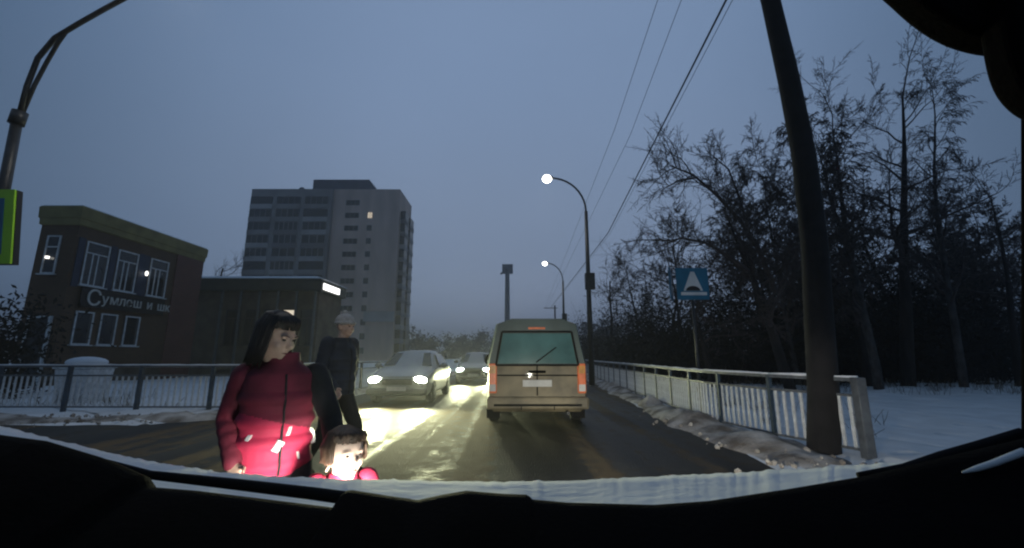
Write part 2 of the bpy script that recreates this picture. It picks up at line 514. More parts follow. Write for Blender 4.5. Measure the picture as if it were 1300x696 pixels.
# ------------------------------------------------------------------ street fences
def fence(label, pts, h, post_w, gap, post_every, group, end_w=None, snowcap=True):
    pts = [Vector((x, y, 0)) for x, y in pts]
    root = empty('street_fence', pts[0])
    tag(root, label, 'fence', group)
    o0 = pts[0]
    def p(q, z): return Vector((q.x - o0.x, q.y - o0.y, z))
    for nm, z, w_, m_ in (('top_rail', h, 0.05, 'rail'), ('middle_rail', h * 0.80, 0.035, 'rail'), ('bottom_rail', 0.14, 0.035, 'rail')):
        mb = MB()
        for a, b in zip(pts[:-1], pts[1:]): mb.bar(p(a, z), p(b, z), w_, w_)
        mb.build(nm, M[m_], root, bevel=0.006)
    if snowcap:
        mb = MB()
        for a, b in zip(pts[:-1], pts[1:]):
            n = max(2, int((b - a).length / 0.25))
            ln = [p(a.lerp(b, i / n), h + 0.028 + 0.008 * fbm(a.x + i * 0.6, b.y, 1.7)) for i in range(n + 1)]
            mb.tube(ln, [0.024 + 0.010 * fbm(i * 0.7, a.y, 1.1) for i in range(n + 1)], 6)
        mb.build('snow_cap', M['snow_roof'], root, smooth=True)
    L = sum((b - a).length for a, b in zip(pts[:-1], pts[1:]))
    pk = MB().box(-0.022, 0.022, -0.008, 0.008, 0.15, h * 0.80 - 0.01).mesh('picket', M['picket'])
    ps = MB().box(-post_w / 2, post_w / 2, -post_w / 2, post_w / 2, -0.02, h + 0.005).mesh('post', M['blue_paint'])
    s_ = 0.0; cnt = 0; npk = 0
    def pos(s):
        for a, b in zip(pts[:-1], pts[1:]):
            l = (b - a).length
            if s <= l + 1e-6: return a.lerp(b, s / l), math.atan2(b.y - a.y, b.x - a.x)
            s -= l
        return pts[-1], 0
    while s_ <= L + 1e-6:
        q, rz = pos(s_)
        link_mesh('post', ps, root, p(q, 0), rz)
        k = 1
        while k * gap < post_every - gap * 0.5 and s_ + k * gap < L and npk < 280:
            q, rz = pos(s_ + k * gap)
            link_mesh('picket', pk, root, p(q, 0), rz)
            k += 1; npk += 1
        s_ += post_every
    if end_w:
        d = end_w / 2
        MB().box(-d, d, -d, d, -0.02, h + 0.03).build('end_post', M['rail'], root, bevel=0.01)
    return root
fence('grey railing with pale pickets and a thick end post beside the leaning pole', [(4.42, 5.57), (3.98, 6.75), (3.72, 8.4), (4.35, 20), (5.3, 34)], 1.0, 0.055, 0.13, 1.26, 'pedestrian railings along the road', 0.12)
fence('dark blue railing with pale pickets before the brick building', [(-17.1, 10.3), (-10.4, 10.2), (-8.7, 10.2), (-6.1, 10.2), (-5.7, 14), (-5.1, 22)], 1.06, 0.075, 0.14, 1.68, 'pedestrian railings along the road')

# ------------------------------------------------------------------ brick building, left
def window(parent, c, w, h, face, mull=(0.5,), transom=0.22, m='white_frame', gl='glass', d=0.10):
    """framed window; face 'E' looks to +x, 'S' to -y. c is the centre on the wall plane"""
    fr = MB(); t = 0.06
    def bx(mb, a0, a1, z0, z1, d0, d1):
        if face == 'E': mb.box(d0, d1, a0, a1, z0, z1)
        else: mb.box(a0, a1, -d1, -d0, z0, z1)
    bx(fr, -w/2, -w/2 + t, -h/2, h/2, -0.02, 0.05); bx(fr, w/2 - t, w/2, -h/2, h/2, -0.02, 0.05)
    bx(fr, -w/2 + t, w/2 - t, -h/2, -h/2 + t, -0.02, 0.05); bx(fr, -w/2 + t, w/2 - t, h/2 - t, h/2, -0.02, 0.05)
    zt = h/2 - h * transom
    if transom > 0: bx(fr, -w/2 + t, w/2 - t, zt - 0.025, zt + 0.025, -0.015, 0.045)
    for q in mull:
        x = -w/2 + w * q
        bx(fr, x - 0.025, x + 0.025, -h/2 + t, (zt - 0.025) if transom > 0 else h/2 - t, -0.015, 0.045)
    o = fr.build('window', M[m], parent, loc=c)
    g = MB(); bx(g, -w/2 + t, w/2 - t, -h/2 + t, h/2 - t, -0.03, 0.012); g.build('pane', M[gl], o)
    if gl == 'glass' and face == 'E':
        cu = MB()
        for sgn in (-1, 1): bx(cu, sgn * w/2 * 0.86 - 0.10, sgn * w/2 * 0.86 + 0.06, -h/2 + t + 0.02, h/2 - t - 0.02, 0.0125, 0.016)
        cu.build('curtain', M['curtain'], o)
    sl = MB(); bx(sl, -w/2 - 0.08, w/2 + 0.08, -h/2 - 0.05, -h/2 - 0.003, -0.02, 0.14); sl.build('sill', M[m], o)
    return o

BX0, BX1, BY0, BY1 = -21.3, -19.6, 18.4, 26.2
bld = empty('brick_building', (BX1, BY0, 0))
tag(bld, 'two storey brown brick building with a broad olive cornice and lettered sign', 'building')
def L_(x0, x1, y0, y1, z0, z1, mb=None):
    return (mb or MB()).box(x0 - BX1, x1 - BX1, y0 - BY0, y1 - BY0, z0, z1)
L_(BX0, BX1, BY0, 24.1, 0, 7.15).build('wall', M['brick_dark'], bld)
L_(BX0, BX1 + 0.06, 24.1, BY1, 0, 7.15).build('red_wall', M['brick_red'], bld)
L_(BX0 - 0.02, BX1 + 0.05, BY0 - 0.05, BY1 + 0.02, 0, 0.7).build('plinth', M['shop_wall'], bld, bevel=0.02)
cn = MB()
zs = [(7.12, 0.012), (7.16, 0.07), (7.42, 0.08), (7.46, 0.12), (7.95, 0.14), (8.0, 0.11)]
cn.loft([[(BX0 - d - BX1, -d, z), (d, -d, z), (d, BY1 - BY0 + d, z), (BX0 - d - BX1, BY1 - BY0 + d, z)] for z, d in zs])
cn.build('cornice', M['cornice'], bld)
MB().box(BX0 - BX1 - .08, .08, -.08, BY1 - BY0 + .08, 8.003, 8.05).build('roof_snow', M['snow_roof'], bld, bevel=0.02)
for yc, w in ((19.45, 1.15), (21.05, 1.15), (23.0, 1.2)):
    window(bld, (0.0, yc - BY0, 5.5), w, 2.05, 'E', (0.32, 0.55), 0.26)
for ya, yb in ((20.10, 20.40), (21.70, 22.32), (18.5, 18.8)):
    L_(BX1 - 0.02, BX1 + 0.035, ya, yb, 4.35, 6.6).build('wall_panel', M['panel_blue'], bld)
window(bld, (BX0 - BX1 + 0.72, 0, 5.75), 0.62, 1.75, 'S', (), 0.3)
for yc in (19.4, 20.6, 21.9): window(bld, (0.0, yc - BY0, 2.55), 0.85, 1.5, 'E', (), 0)
dr = L_(BX0 + 0.45, BX0 + 1.3, BY0 - 0.07, BY0 - 0.002, 0.1, 2.9).build('door', M['dark_metal'], bld)
fr = MB(); L_(BX0 + 0.37, BX0 + 0.45, BY0 - 0.12, BY0 - 0.003, 0.1, 3.0, fr); L_(BX0 + 1.3, BX0 + 1.38, BY0 - 0.12, BY0 - 0.003, 0.1, 3.0, fr); L_(BX0 + 0.45, BX0 + 1.3, BY0 - 0.12, BY0 - 0.003, 2.92, 3.0, fr)
fr.build('door_frame', M['white_frame'], dr)
MB().ell((BX0 + 1.2 - BX1, -0.1, 1.4), (0.04, 0.03, 0.04)).build('handle', M['white_frame'], dr)
L_(BX1 + 0.06, BX1 + 0.14, 18.95, 23.6, 3.5, 4.38).build('sign_board', M['sign_black'], bld)
lamp = MB().ell((0.2, 22.05 - BY0, 5.6), (0.07, 0.07, 0.13)).build('wall_lamp', M['bulb'], bld, smooth=True)
MB().box(0.036, 0.15, 22.03 - BY0, 22.07 - BY0, 5.72, 5.76).build('bracket', M['dark_metal'], lamp)
L_(BX0 + 0.62, BX0 + 0.72, BY0 - 0.16, BY0 - 0.06, 5.55, 5.65).build('wall_lamp', M['bulb'], bld)

def text(body, size, loc, rot, name, m, parent, ext=0.02, shear=0.0):
    c = bpy.data.curves.new(name, 'FONT')
    c.body = body; c.size = size; c.extrude = ext; c.shear = shear
    t = bpy.data.objects.new(name, c)
    COL.objects.link(t)
    dg = bpy.context.evaluated_depsgraph_get(); dg.update()
    me = bpy.data.meshes.new_from_object(t.evaluated_get(dg))
    bpy.data.objects.remove(t)
    me.materials.clear(); me.materials.append(m)
    o = link_mesh(name, me, parent, loc)
    o.rotation_euler = rot
    return o
yy = 19.15 - BY0
for i, ch in enumerate('Сумлеш и шк'):
    if ch == ' ': yy += 0.28; continue
    sz, zz = (1.02, 3.60) if i == 0 else (0.66, 3.74)
    lo = text(ch, sz, (0.17, yy, zz), (R(90), 0, R(90)), 'sign_letter', M['letters'], bld)
    yy += max(v.co.x for v in lo.data.vertices) + 0.05
# ------------------------------------------------------------------ low shop with lit sign
SX0, SX1, SY0, SY1 = -23.2, -12.85, 28.0, 32.4
shop = empty('shop', (SX1, SY0, 0))
tag(shop, 'low flat roofed shop with snowy roof edge and a glowing white sign', 'shop')
def sb(x0, x1, y0, y1, z0, z1, mb=None): return (mb or MB()).box(x0 - SX1, x1 - SX1, y0 - SY0, y1 - SY0, z0, z1)
sb(SX0, SX1 - 0.3, SY0 + 0.6, SY1, 0, 5.61).build('wall', M['shop_wall'], shop)
sb(SX0 - 0.1, SX1, SY0, SY1 + 0.1, 5.62, 6.42).build('fascia', M['shop_fascia'], shop, bevel=0.03)
rsn = MB()
rsn.loft([[(SX0 - .12 - SX1 + d, -0.04 + d, z), (0.04 - d, -0.04 + d, z), (0.04 - d, SY1 - SY0 + .1 - d, z), (SX0 - .12 - SX1 + d, SY1 - SY0 + .1 - d, z)] for z, d in ((6.425, 0.0), (6.47, 0.0), (6.66, 0.55), (6.72, 1.2))])
rsn.build('roof_snow', M['snow_roof'], shop)
for i in range(6):
    x = SX0 + 3.7 + i * 1.25
    sb(x, x + 0.12, SY0 + 0.1, SY0 + 0.22, 0, 5.61).build('pillar', M['rail'], shop)
for i in range(5):
    x = SX0 + 4.4 + i * 1.25
    window(shop, (x - SX1, 0.6, 3.2), 1.0, 2.4, 'S', (0.5,), 0.25, 'dark_metal', 'glass_warm' if i == 3 else 'glass')
ls = sb(SX1 + 0.04, SX1 + 0.16, 28.25, 30.9, 5.72, 6.14).build('lit_sign', M['lit_sign'], shop, bevel=0.03)
MB().box(0.005, 0.10, -0.05, 0.22, 5.45, 6.3).build('sign_bracket', M['sign_black'], ls)

# ------------------------------------------------------------------ apartment block
AX0, AX1, AY, AD = -58.0, -25.2, 90.0, 11.0
AH, FL = 38.2, 2.97
apt = empty('apartment_block', ((AX0 + AX1) / 2, AY, 0))
tag(apt, 'tall grey apartment block with stacked balconies and a dark rooftop box', 'building')
ac = (AX0 + AX1) / 2
def ab(x0, x1, y0, y1, z0, z1, mb=None): return (mb or MB()).box(x0 - ac, x1 - ac, y0 - AY, y1 - AY, z0, z1)
XM = -40.0                                    # balcony bays to the left of this, plain panels right
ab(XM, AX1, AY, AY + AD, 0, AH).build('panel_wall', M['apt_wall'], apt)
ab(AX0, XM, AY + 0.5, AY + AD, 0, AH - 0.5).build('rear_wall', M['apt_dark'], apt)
ab(AX0, XM - 0.01, AY - 0.9, AY + 0.49, AH - 2.3, AH - 0.3).build('parapet_band', M['apt_par'], apt)
ab(-46.2, -33.2, AY + 2.5, AY + 9, AH + 0.003, AH + 3.4).build('rooftop_box', M['apt_roof'], apt)
wedge = MB()
wedge.add([(-33.2 - ac, 2.5, AH + 0.004), (-30.9 - ac, 2.5, AH + 0.004), (-33.2 - ac, 2.5, AH + 3.35), (-33.2 - ac, 9, AH + 0.004), (-30.9 - ac, 9, AH + 0.004), (-33.2 - ac, 9, AH + 3.35)], [(0, 1, 2), (3, 5, 4), (0, 2, 5, 3), (1, 4, 5, 2), (0, 3, 4, 1)])
wedge.build('rooftop_ramp', M['apt_roof'], apt)
MB().tube([(-48.9 - ac, 3, AH - 0.5), (-48.9 - ac, 3, AH + 0.9)], 0.25).ell((-48.9 - ac, 3, AH + 1.1), (0.7, 0.7, 0.6)).build('vent_pipe', M['apt_roof'], apt)
bays = [(-58.0, -53.0), (-52.2, -46.8), (-46.0, -40.6)]
rnd = random.Random(4)
for x0, x1 in ((-53.0, -52.2), (-46.8, -46.0), (-40.6, -40.05)):
    ab(x0 + 0.003, x1 - 0.003, AY - 1.0, AY + 0.49, 0, AH - 2.32).build('pier', M['apt_par'], apt)
slabm = {}
for b, (x0, x1) in enumerate(bays):
    for k in range(12):
        z = 0.6 + k * FL
        if z > AH - 4.5: continue
        pm = 'apt_par'
        hpar = 1.05
        deep = rnd.random() < 0.2
        if (b, k) in ((0, 11), (2, 10), (0, 8), (0, 7), (2, 7), (2, 9), (1, 6)): pm = 'apt_par_pale'
        if (b, k) in ((1, 8), (1, 9), (2, 8)): pm = 'apt_dark'
        o = ab(x0 + 0.01, x1 - 0.01, AY - 1.1, AY - 0.95, z, z + hpar).build('balcony', M[pm], apt)
        ab(x0 + 0.01, x1 - 0.01, AY - 0.94, AY + 0.48, z - 0.15, z + 0.05).build('floor_slab', M['apt_par'], o)
        gz = ab(x0 + 0.05, x1 - 0.05, AY - 1.04, AY - 1.0, z + hpar + 0.003, z + FL - 0.16).build('glazing', M['apt_glass'], o)
        if rnd.random() < 0.75:
            mb = MB()
            nb = rnd.choice((3, 4, 5))
            for q in range(nb + 1):
                xx = x0 + 0.12 + (x1 - x0 - 0.24) * q / nb
                ab(xx - 0.05, xx + 0.05, AY - 1.10, AY - 1.045, z + hpar + 0.003, z + FL - 0.17, mb)
            tag(mb.build('glazing_bars', M[rnd.choice(('apt_par', 'apt_par_pale', 'apt_dark'))], o), kind='stuff')
for k in range(12):
    z = 1.75 + k * FL
    for xc, w, h in ((-35.6, 3.0, 1.15), (-31.6, 1.0, 1.25)):
        if xc > -32 and k == 11: continue
        lit = (xc > -32 and k == 10)
        o = ab(xc - w/2, xc + w/2, AY - 0.06, AY + 0.05, z, z + h).build('window', M['glass_warm' if lit else 'apt_glass'], apt)
        mb = MB()
        for q in (0.0, 0.36, 0.68, 1.0): ab(xc - w/2 + w*q - 0.05, xc - w/2 + w*q + 0.05, AY - 0.10, AY - 0.062, z, z + h, mb)
        mb.build('frame', M['apt_par'], o)
for k in range(11):                           # balconies on the right end
    z = 1.0 + k * FL
    for y0, y1, off in ((1.5, 4.6, 1.2), (6.2, 9.6, 1.2)):
        o = ab(AX1 + 0.003, AX1 + off, AY + y0, AY + y1, z, z + 1.0).build('balcony', M['apt_par_pale' if (k + int(y0)) % 3 == 0 else 'apt_par'], apt)
        ab(AX1 + 0.003, AX1 + off - 0.08, AY + y0 + 0.05, AY + y1 - 0.05, z + 1.003, z + FL - 0.1).build('glazing', M['apt_glass'], o)
ab(-31.5, -25.0, AY - 0.35, AY - 0.003, 8.4, 10.6).build('pale_panel', M['apt_par_pale'], apt)

mast = empty('floodlight_mast', (-1.35, 120, 0))
tag(mast, 'thin tall mast with a square floodlight head on the horizon', 'mast')
MB().tube([(0, 0, 0), (0, 0, 26.0)], [0.9, 0.6]).build('pole', M['mast_haze_grey'], mast)
MB().box(-1.5, 1.6, -0.3, 0.3, 24.6, 27.4).box(-2.0, -1.52, -0.2, 0.2, 24.4, 25.0).build('floodlight_head', M['mast_haze_grey'], mast)

# ------------------------------------------------------------------ lamps, poles, wires
def street_lamp(label, x, y, h, hx, lit=True):
    root = empty('street_lamp', (x, y, 0))
    tag(root, label, 'street lamp', 'lit street lamps along the road')
    MB().tube([(0, 0, 0), (0, 0, h * 0.45), (0, 0, h - 1.9)], [0.14, 0.11, 0.085], 10).build('pole', M['dark_metal'], root, smooth=True)
    MB().box(-0.16, 0.30, -0.14, 0.14, 4.4, 5.2).build('cable_box', M['dark_metal'], root, bevel=0.03)
    n = 10
    arm = [(hx * (1 - math.cos(R(90) * i / n)) , 0, h - 1.9 + 1.75 * math.sin(R(90) * i / n)) for i in range(n + 1)]
    MB().tube(arm, [0.05] * (n + 1), 8).build('arm', M['dark_metal'], root, smooth=True)
    head = MB().ell((hx - 0.16, 0, h - 0.12), (0.30, 0.15, 0.10)).build('lamp_head', M['dark_metal'], root, smooth=True)
    MB().ell((hx - 0.2, -0.02, h - 0.20), (0.235, 0.20, 0.20)).build('lamp_glass', M['lamp_lit'], head, smooth=True)
    return root
street_lamp('nearer of the two lit street lamps, tall pole rising behind the railing', 3.65, 19.9, 10.2, -1.7)
street_lamp('farther and smaller lit street lamp on a thin pole down the road', 4.85, 39.7, 10.2, -1.5)

sl = empty('lamp_post', (-7.05, 6.0, 0))
tag(sl, 'dark steel lamp post with two joined curving arms above the lime framed sign', 'lamp post')
pts = [Vector(p) for p in (at(-12, 330, 6.0), at(5, 240, 6.0), at(22, 152, 6.0))]
base = Vector((pts[0].x - 0.0, 6.0, 0))
def rel(p, o): return Vector(p) - o.location
MB().tube([rel(Vector((pts[0].x - 0.05, 6, 0)), sl), rel(pts[0], sl), rel(pts[1], sl), rel(pts[2], sl)], [0.085, 0.075, 0.07, 0.065], 12).build('pole', M['dark_metal'], sl, smooth=True)
MB().tube([rel(at(20, 158, 6.0), sl), rel(at(26, 142, 6.0), sl)], [0.095, 0.095], 12).build('collar', M['dark_metal'], sl, smooth=True)
MB().tube([rel(at(*q), sl) for q in ((25, 145, 6.0), (34, 110, 5.97), (48, 74, 5.93), (70, 48, 5.88), (100, 30, 5.8), (130, 13, 5.7), (165, -6, 5.6), (215, -26, 5.5))], 0.036, 8).build('arm', M['dark_metal'], sl, smooth=True)
MB().tube([rel(at(*q), sl) for q in ((29, 143, 6.04), (44, 108, 6.02), (60, 78, 5.98), (74, 54, 5.9), (84, 40, 5.86))], 0.030, 8).build('arm_brace', M['dark_metal'], sl, smooth=True)
MB().ell(rel(at(235, -34, 5.45), sl), (0.32, 0.13, 0.08)).build('lamp_head', M['dark_metal'], sl, smooth=True)

def lamp_glow(x, y, z, p):
    d = bpy.data.lights.new('street_light', 'SPOT'); d.energy = p; d.spot_size = R(150); d.spot_blend = 0.8; d.color = (1.0, 0.93, 0.80); d.shadow_soft_size = 0.15
    o = bpy.data.objects.new('street_light', d); COL.objects.link(o); o.location = (x, y, z)
hp = at(235, -34, 5.45)
MB().ell(rel(hp + Vector((0, 0, -0.06)), sl), (0.2, 0.1, 0.06)).build('lamp_glass', M['lamp_lit'], sl, smooth=True)
lamp_glow(hp.x, hp.y, hp.z - 0.16, 220)
lamp_glow(1.75, 19.9, 9.6, 160)
lamp_glow(3.15, 39.7, 9.6, 160)

up = empty('utility_pole', (4.16, 6.0, 0))
tag(up, 'thick dark bowed utility pole leaning inwards at the near railing', 'utility pole')
MB().tube([rel(Vector((4.17, 6.0, -0.1)), up)] + [rel(at(x, y, 6.0), up) for x, y in ((1046, 570), (1045, 490), (1039, 400), (1034, 310), (1020, 195), (1001, 100), (978, 0), (955, -80))], [0.20, 0.195, 0.185, 0.175, 0.168, 0.158, 0.148, 0.135, 0.12], 20).build('pole', M['pole_concrete'], up, smooth=True)
top = rel(at(955, -80, 6.0), up)
MB().bar(top + Vector((-1.9, 0, -0.1)), top + Vector((0.6, 0, -0.1)), 0.1, 0.1).build('crossarm', M['dark_metal'], up)

fp = empty('utility_pole', (6.3, 62, 0))
tag(fp, 'far slim utility pole at the road end where the wires meet', 'utility pole')
MB().tube([(0, 0, 0), (0, 0, 8.6)], [0.16, 0.11], 10).build('pole', M['dark_metal'], fp, smooth=True)
MB().bar((-1.6, 0, 8.2), (0.4, 0, 8.2), 0.1, 0.1).build('crossarm', M['dark_metal'], fp)
def wire(label, a, b, r, sag):
    a, b = Vector(a), Vector(b)
    p = []
    for i in range(41):
        t = i / 40
        q = a.lerp(b, t); q.z -= sag * 4 * t * (1 - t)
        p.append(q)
    o = MB().tube(p, r, 5).build('overhead_wire', M['cable'], smooth=True)
    tag(o, label, 'wire', 'overhead wires along the road')
def wire_px(label, a, b, r):
    """through two sightings, carried on to the far pole and back over the camera car"""
    A, B = Vector(a), Vector(b)
    d = (B - A).normalized()
    wire(label, A - d * 14, B + d * (62 - B.y) / d.y * 0.0 + (Vector((0, 0, 0))), r, 0.0) if False else None
    p = [A - d * 12, A, B]
    end = Vector((6.3 - 1.6 + 0.6 * abs(A.x - 2.6), 62, 8.2))
    for i in range(1, 13):
        t = i / 12
        q = B.lerp(end, t)
        p.append(q)
    o = MB().tube(p, r, 5).build('overhead_wire', M['cable'], smooth=True)
    tag(o, label, 'wire', 'overhead wires along the road')
wire_px('leftmost thin overhead wire running down the road against the sky', at(835, 0, 7), at(780, 165, 11.5), 0.006)
wire_px('second thin overhead wire, between the leftmost one and the thick cable', at(865, 0, 7), at(800, 172, 11.5), 0.006)
wire_px('thick overhead cable sloping from the leaning pole towards the street lamps', at(922, 0, 7), at(772, 296, 23), 0.022)
wire_px('thin overhead wire hanging just beside the thick cable', at(930, 0, 7.05), at(775, 296, 23), 0.007)

# ------------------------------------------------------------------ road signs
def tri(mb, pts, y0, y1):
    n = len(pts)
    vs = [(x, y0, z) for x, z in pts] + [(x, y1, z) for x, z in pts]
    mb.add(vs, [tuple(range(n)), tuple(range(n, 2 * n))[::-1]] + [(i, n + i, n + (i + 1) % n, (i + 1) % n) for i in range(n)])
    return mb
s1 = empty('road_sign', (4.02, 9.3, 0))
tag(s1, 'blue square speed hump sign with white triangle before the bare trees', 'road sign')
MB().tube([(0, 0.06, 0), (0, 0.06, 3.3)], 0.035, 10).build('post', M['dark_metal'], s1, smooth=True)
pz = 2.88
pl = MB().box(-0.36, 0.36, -0.012, 0.012, pz - 0.36, pz + 0.36).build('sign_plate', M['sign_blue'], s1, bevel=0.02)
tri(MB(), [(-0.21, pz - 0.16), (0.22, pz - 0.16), (0.05, pz + 0.27), (-0.03, pz + 0.27)], -0.018, -0.0135).build('white_triangle', M['sign_white'], pl)
tri(MB(), [(0.16 * math.cos(R(a)), pz - 0.158 + 0.105 * math.sin(R(a))) for a in range(0, 181, 15)], -0.022, -0.0195).build('hump_symbol', M['sign_black'], pl)
MB().box(-0.27, 0.30, -0.018, -0.0135, pz - 0.26, pz - 0.19).build('white_bar', M['sign_white'], pl)
p2 = MB().box(-0.35, 0.35, -0.012, 0.012, pz - 0.35, pz + 0.35).build('side_sign_plate', M['sign_blue'], s1, loc=(-0.42, 0.15, 0), rz=R(65), bevel=0.02)
tri(MB(), [(-0.24, pz - 0.28), (-0.17, pz - 0.28), (0.0, pz + 0.12), (0.17, pz - 0.28), (0.24, pz - 0.28), (0.0, pz + 0.28)], -0.018, -0.0135).build('white_mark', M['sign_white'], p2)
MB().bar((-0.42, 0.15, pz), (0, 0.06, pz), 0.03, 0.03).build('bracket', M['dark_metal'], s1)

s2 = empty('crossing_sign', (-7.75, 5.6, 0))
tag(s2, 'blue sign in a lime green frame cut off beside the lamp post', 'road sign')
a0, a1 = at(20, 241, 5.6), at(14, 335, 5.6)
w_ = 1.02
MB().tube([(0.0, 0.07, 0), (0.0, 0.07, a0.z)], 0.04, 10).build('post', M['dark_metal'], s2, smooth=True)
xr0, xr1 = a0.x + 7.75, a1.x + 7.75
def quad_plate(ins, y0, y1):
    z0, z1 = a1.z + ins, a0.z - ins
    xr = lambda z: xr1 + (xr0 - xr1) * (z - a1.z) / (a0.z - a1.z) - ins
    pts = [(xr(z0) - w_ + 2 * ins, z0), (xr(z0), z0), (xr(z1), z1), (xr(z1) - w_ + 2 * ins, z1)]
    return tri(MB(), pts, y0, y1)
quad_plate(0.0, -0.012, 0.012).build('lime_frame', M['sign_lime'], s2)
quad_plate(0.13, -0.018, -0.0125).build('sign_plate', M['sign_blue'], s2)
zc = (a0.z + a1.z) / 2
tri(MB(), [(xr1 - w_ + 0.22, zc - 0.28), (xr1 - 0.2, zc - 0.28), (xr1 - w_ / 2 + 0.02, zc + 0.3)], -0.024, -0.0185).build('white_triangle', M['sign_white'], s2)
quad_plate(-0.002, 0.02, 0.09).build('back_box', M['sign_black'], s2)

# ------------------------------------------------------------------ bare trees
def tubes_np(name, segs, m, parent=None, sides=4):
    a = np.array([s[0] for s in segs], dtype=np.float64); b = np.array([s[1] for s in segs], dtype=np.float64)
    ra = np.array([s[2] for s in segs]); rb = np.array([s[3] for s in segs])
    d = b - a
    d /= np.maximum(np.linalg.norm(d, axis=1, keepdims=True), 1e-9)
    ref = np.where(np.abs(d[:, 2:3]) > 0.9, np.array([[1.0, 0, 0]]), np.array([[0, 0, 1.0]]))
    u = np.cross(d, ref); u /= np.linalg.norm(u, axis=1, keepdims=True)
    w = np.cross(d, u)
    n = len(segs)
    V = np.empty((n, 2 * sides, 3))
    for k in range(sides):
        t = 2 * math.pi * k / sides
        o = u * math.cos(t) + w * math.sin(t)
        V[:, k] = a + o * ra[:, None]
        V[:, sides + k] = b + o * rb[:, None]
    base = (np.arange(n) * 2 * sides)[:, None, None]
    k = np.arange(sides)
    q = np.stack([k, (k + 1) % sides, sides + (k + 1) % sides, sides + k], axis=1)[None]
    Fq = (base + q).reshape(-1, 4)
    me = bpy.data.meshes.new(name)
    me.vertices.add(n * 2 * sides); me.vertices.foreach_set('co', V.reshape(-1))
    me.loops.add(len(Fq) * 4); me.loops.foreach_set('vertex_index', Fq.reshape(-1).astype(np.int32))
    me.polygons.add(len(Fq)); me.polygons.foreach_set('loop_start', (np.arange(len(Fq)) * 4).astype(np.int32))
    me.polygons.foreach_set('loop_total', np.full(len(Fq), 4, dtype=np.int32))
    me.polygons.foreach_set('use_smooth', np.ones(len(Fq), dtype=bool))
    me.update(calc_edges=True)
    me.materials.append(m)
    return link_mesh(name, me, parent)

def rv(rg): return Vector((rg.gauss(0, 1), rg.gauss(0, 1), rg.gauss(0, 1)))

def grow(rg, thick, thin, p, d, L, r, level, P):
    n = P['n'][level]
    st = L / n
    pts = [p.copy()]
    for i in range(n):
        d = (d + rv(rg) * P['wob'][level] + Vector((0, 0, P['trop'][level]))).normalized()
        p = p + d * st
        r1 = r * (1 - (i + 1) / n * P['taper'][level])
        r0 = r * (1 - i / n * P['taper'][level])
        (thick if level < 2 else thin).append((tuple(pts[-1]), tuple(p), max(r0, P['rmin']), max(r1, P['rmin'])))
        pts.append(p.copy())
    if level >= P['levels'] - 1: return
    if level > 0 or P['taper'][0] > 0.7:
        grow(rg, thick, thin, p, d, L * P['ratio'][level] * 0.8, max(r1, P['rmin']), level + 1, P)
    kids = P['kids'][level]
    for c in range(kids):
        t = P['start'][level] + (1 - P['start'][level]) * (c + rg.random()) / kids
        x = t * n; i = min(int(x), n - 1)
        q = pts[i].lerp(pts[i + 1], x - i)
        dd = (pts[i + 1] - pts[i]).normalized()
        side = rv(rg); side = (side - dd * side.dot(dd)).normalized()
        ang = R(P['ang'][level] + rg.uniform(-14, 14))
        nd = dd * math.cos(ang) + side * math.sin(ang)
        nl = L * P['ratio'][level] * (1.15 - 0.75 * t * P['cone']) * rg.uniform(0.7, 1.25)
        nr = r * (1 - t * P['taper'][level]) * 0.55
        grow(rg, thick, thin, q, nd, nl, nr, level + 1, P)

OAK = dict(levels=5, n=(8, 6, 5, 3, 2), wob=(0.05, 0.19, 0.20, 0.18, 0.18), trop=(0.03, 0.05, 0.04, 0.02, 0), taper=(0.86, 0.8, 0.8, 0.7, 0.5), kids=(11, 8, 8, 6), start=(0.35, 0.25, 0.15, 0.1), ang=(52, 48, 45, 42), ratio=(0.46, 0.5, 0.45, 0.45), cone=1.0, rmin=0.0075)
BIRCH = dict(levels=5, n=(10, 6, 5, 4, 3), wob=(0.04, 0.12, 0.15, 0.15, 0.1), trop=(0.04, 0.03, -0.12, -0.22, -0.25), taper=(0.9, 0.85, 0.8, 0.7, 0.5), kids=(22, 7, 6, 4), start=(0.22, 0.2, 0.1, 0.1), ang=(38, 38, 40, 35), ratio=(0.28, 0.5, 0.55, 0.6), cone=0.8, rmin=0.008)
BUSH = dict(levels=4, n=(5, 4, 3, 2), wob=(0.12, 0.2, 0.25, 0.3), trop=(0.06, 0.05, 0.03, 0), taper=(0.6, 0.7, 0.6, 0.5), kids=(8, 6, 5), start=(0.15, 0.15, 0.1), ang=(40, 40, 40), ratio=(0.55, 0.5, 0.5), cone=0.7, rmin=0.006)

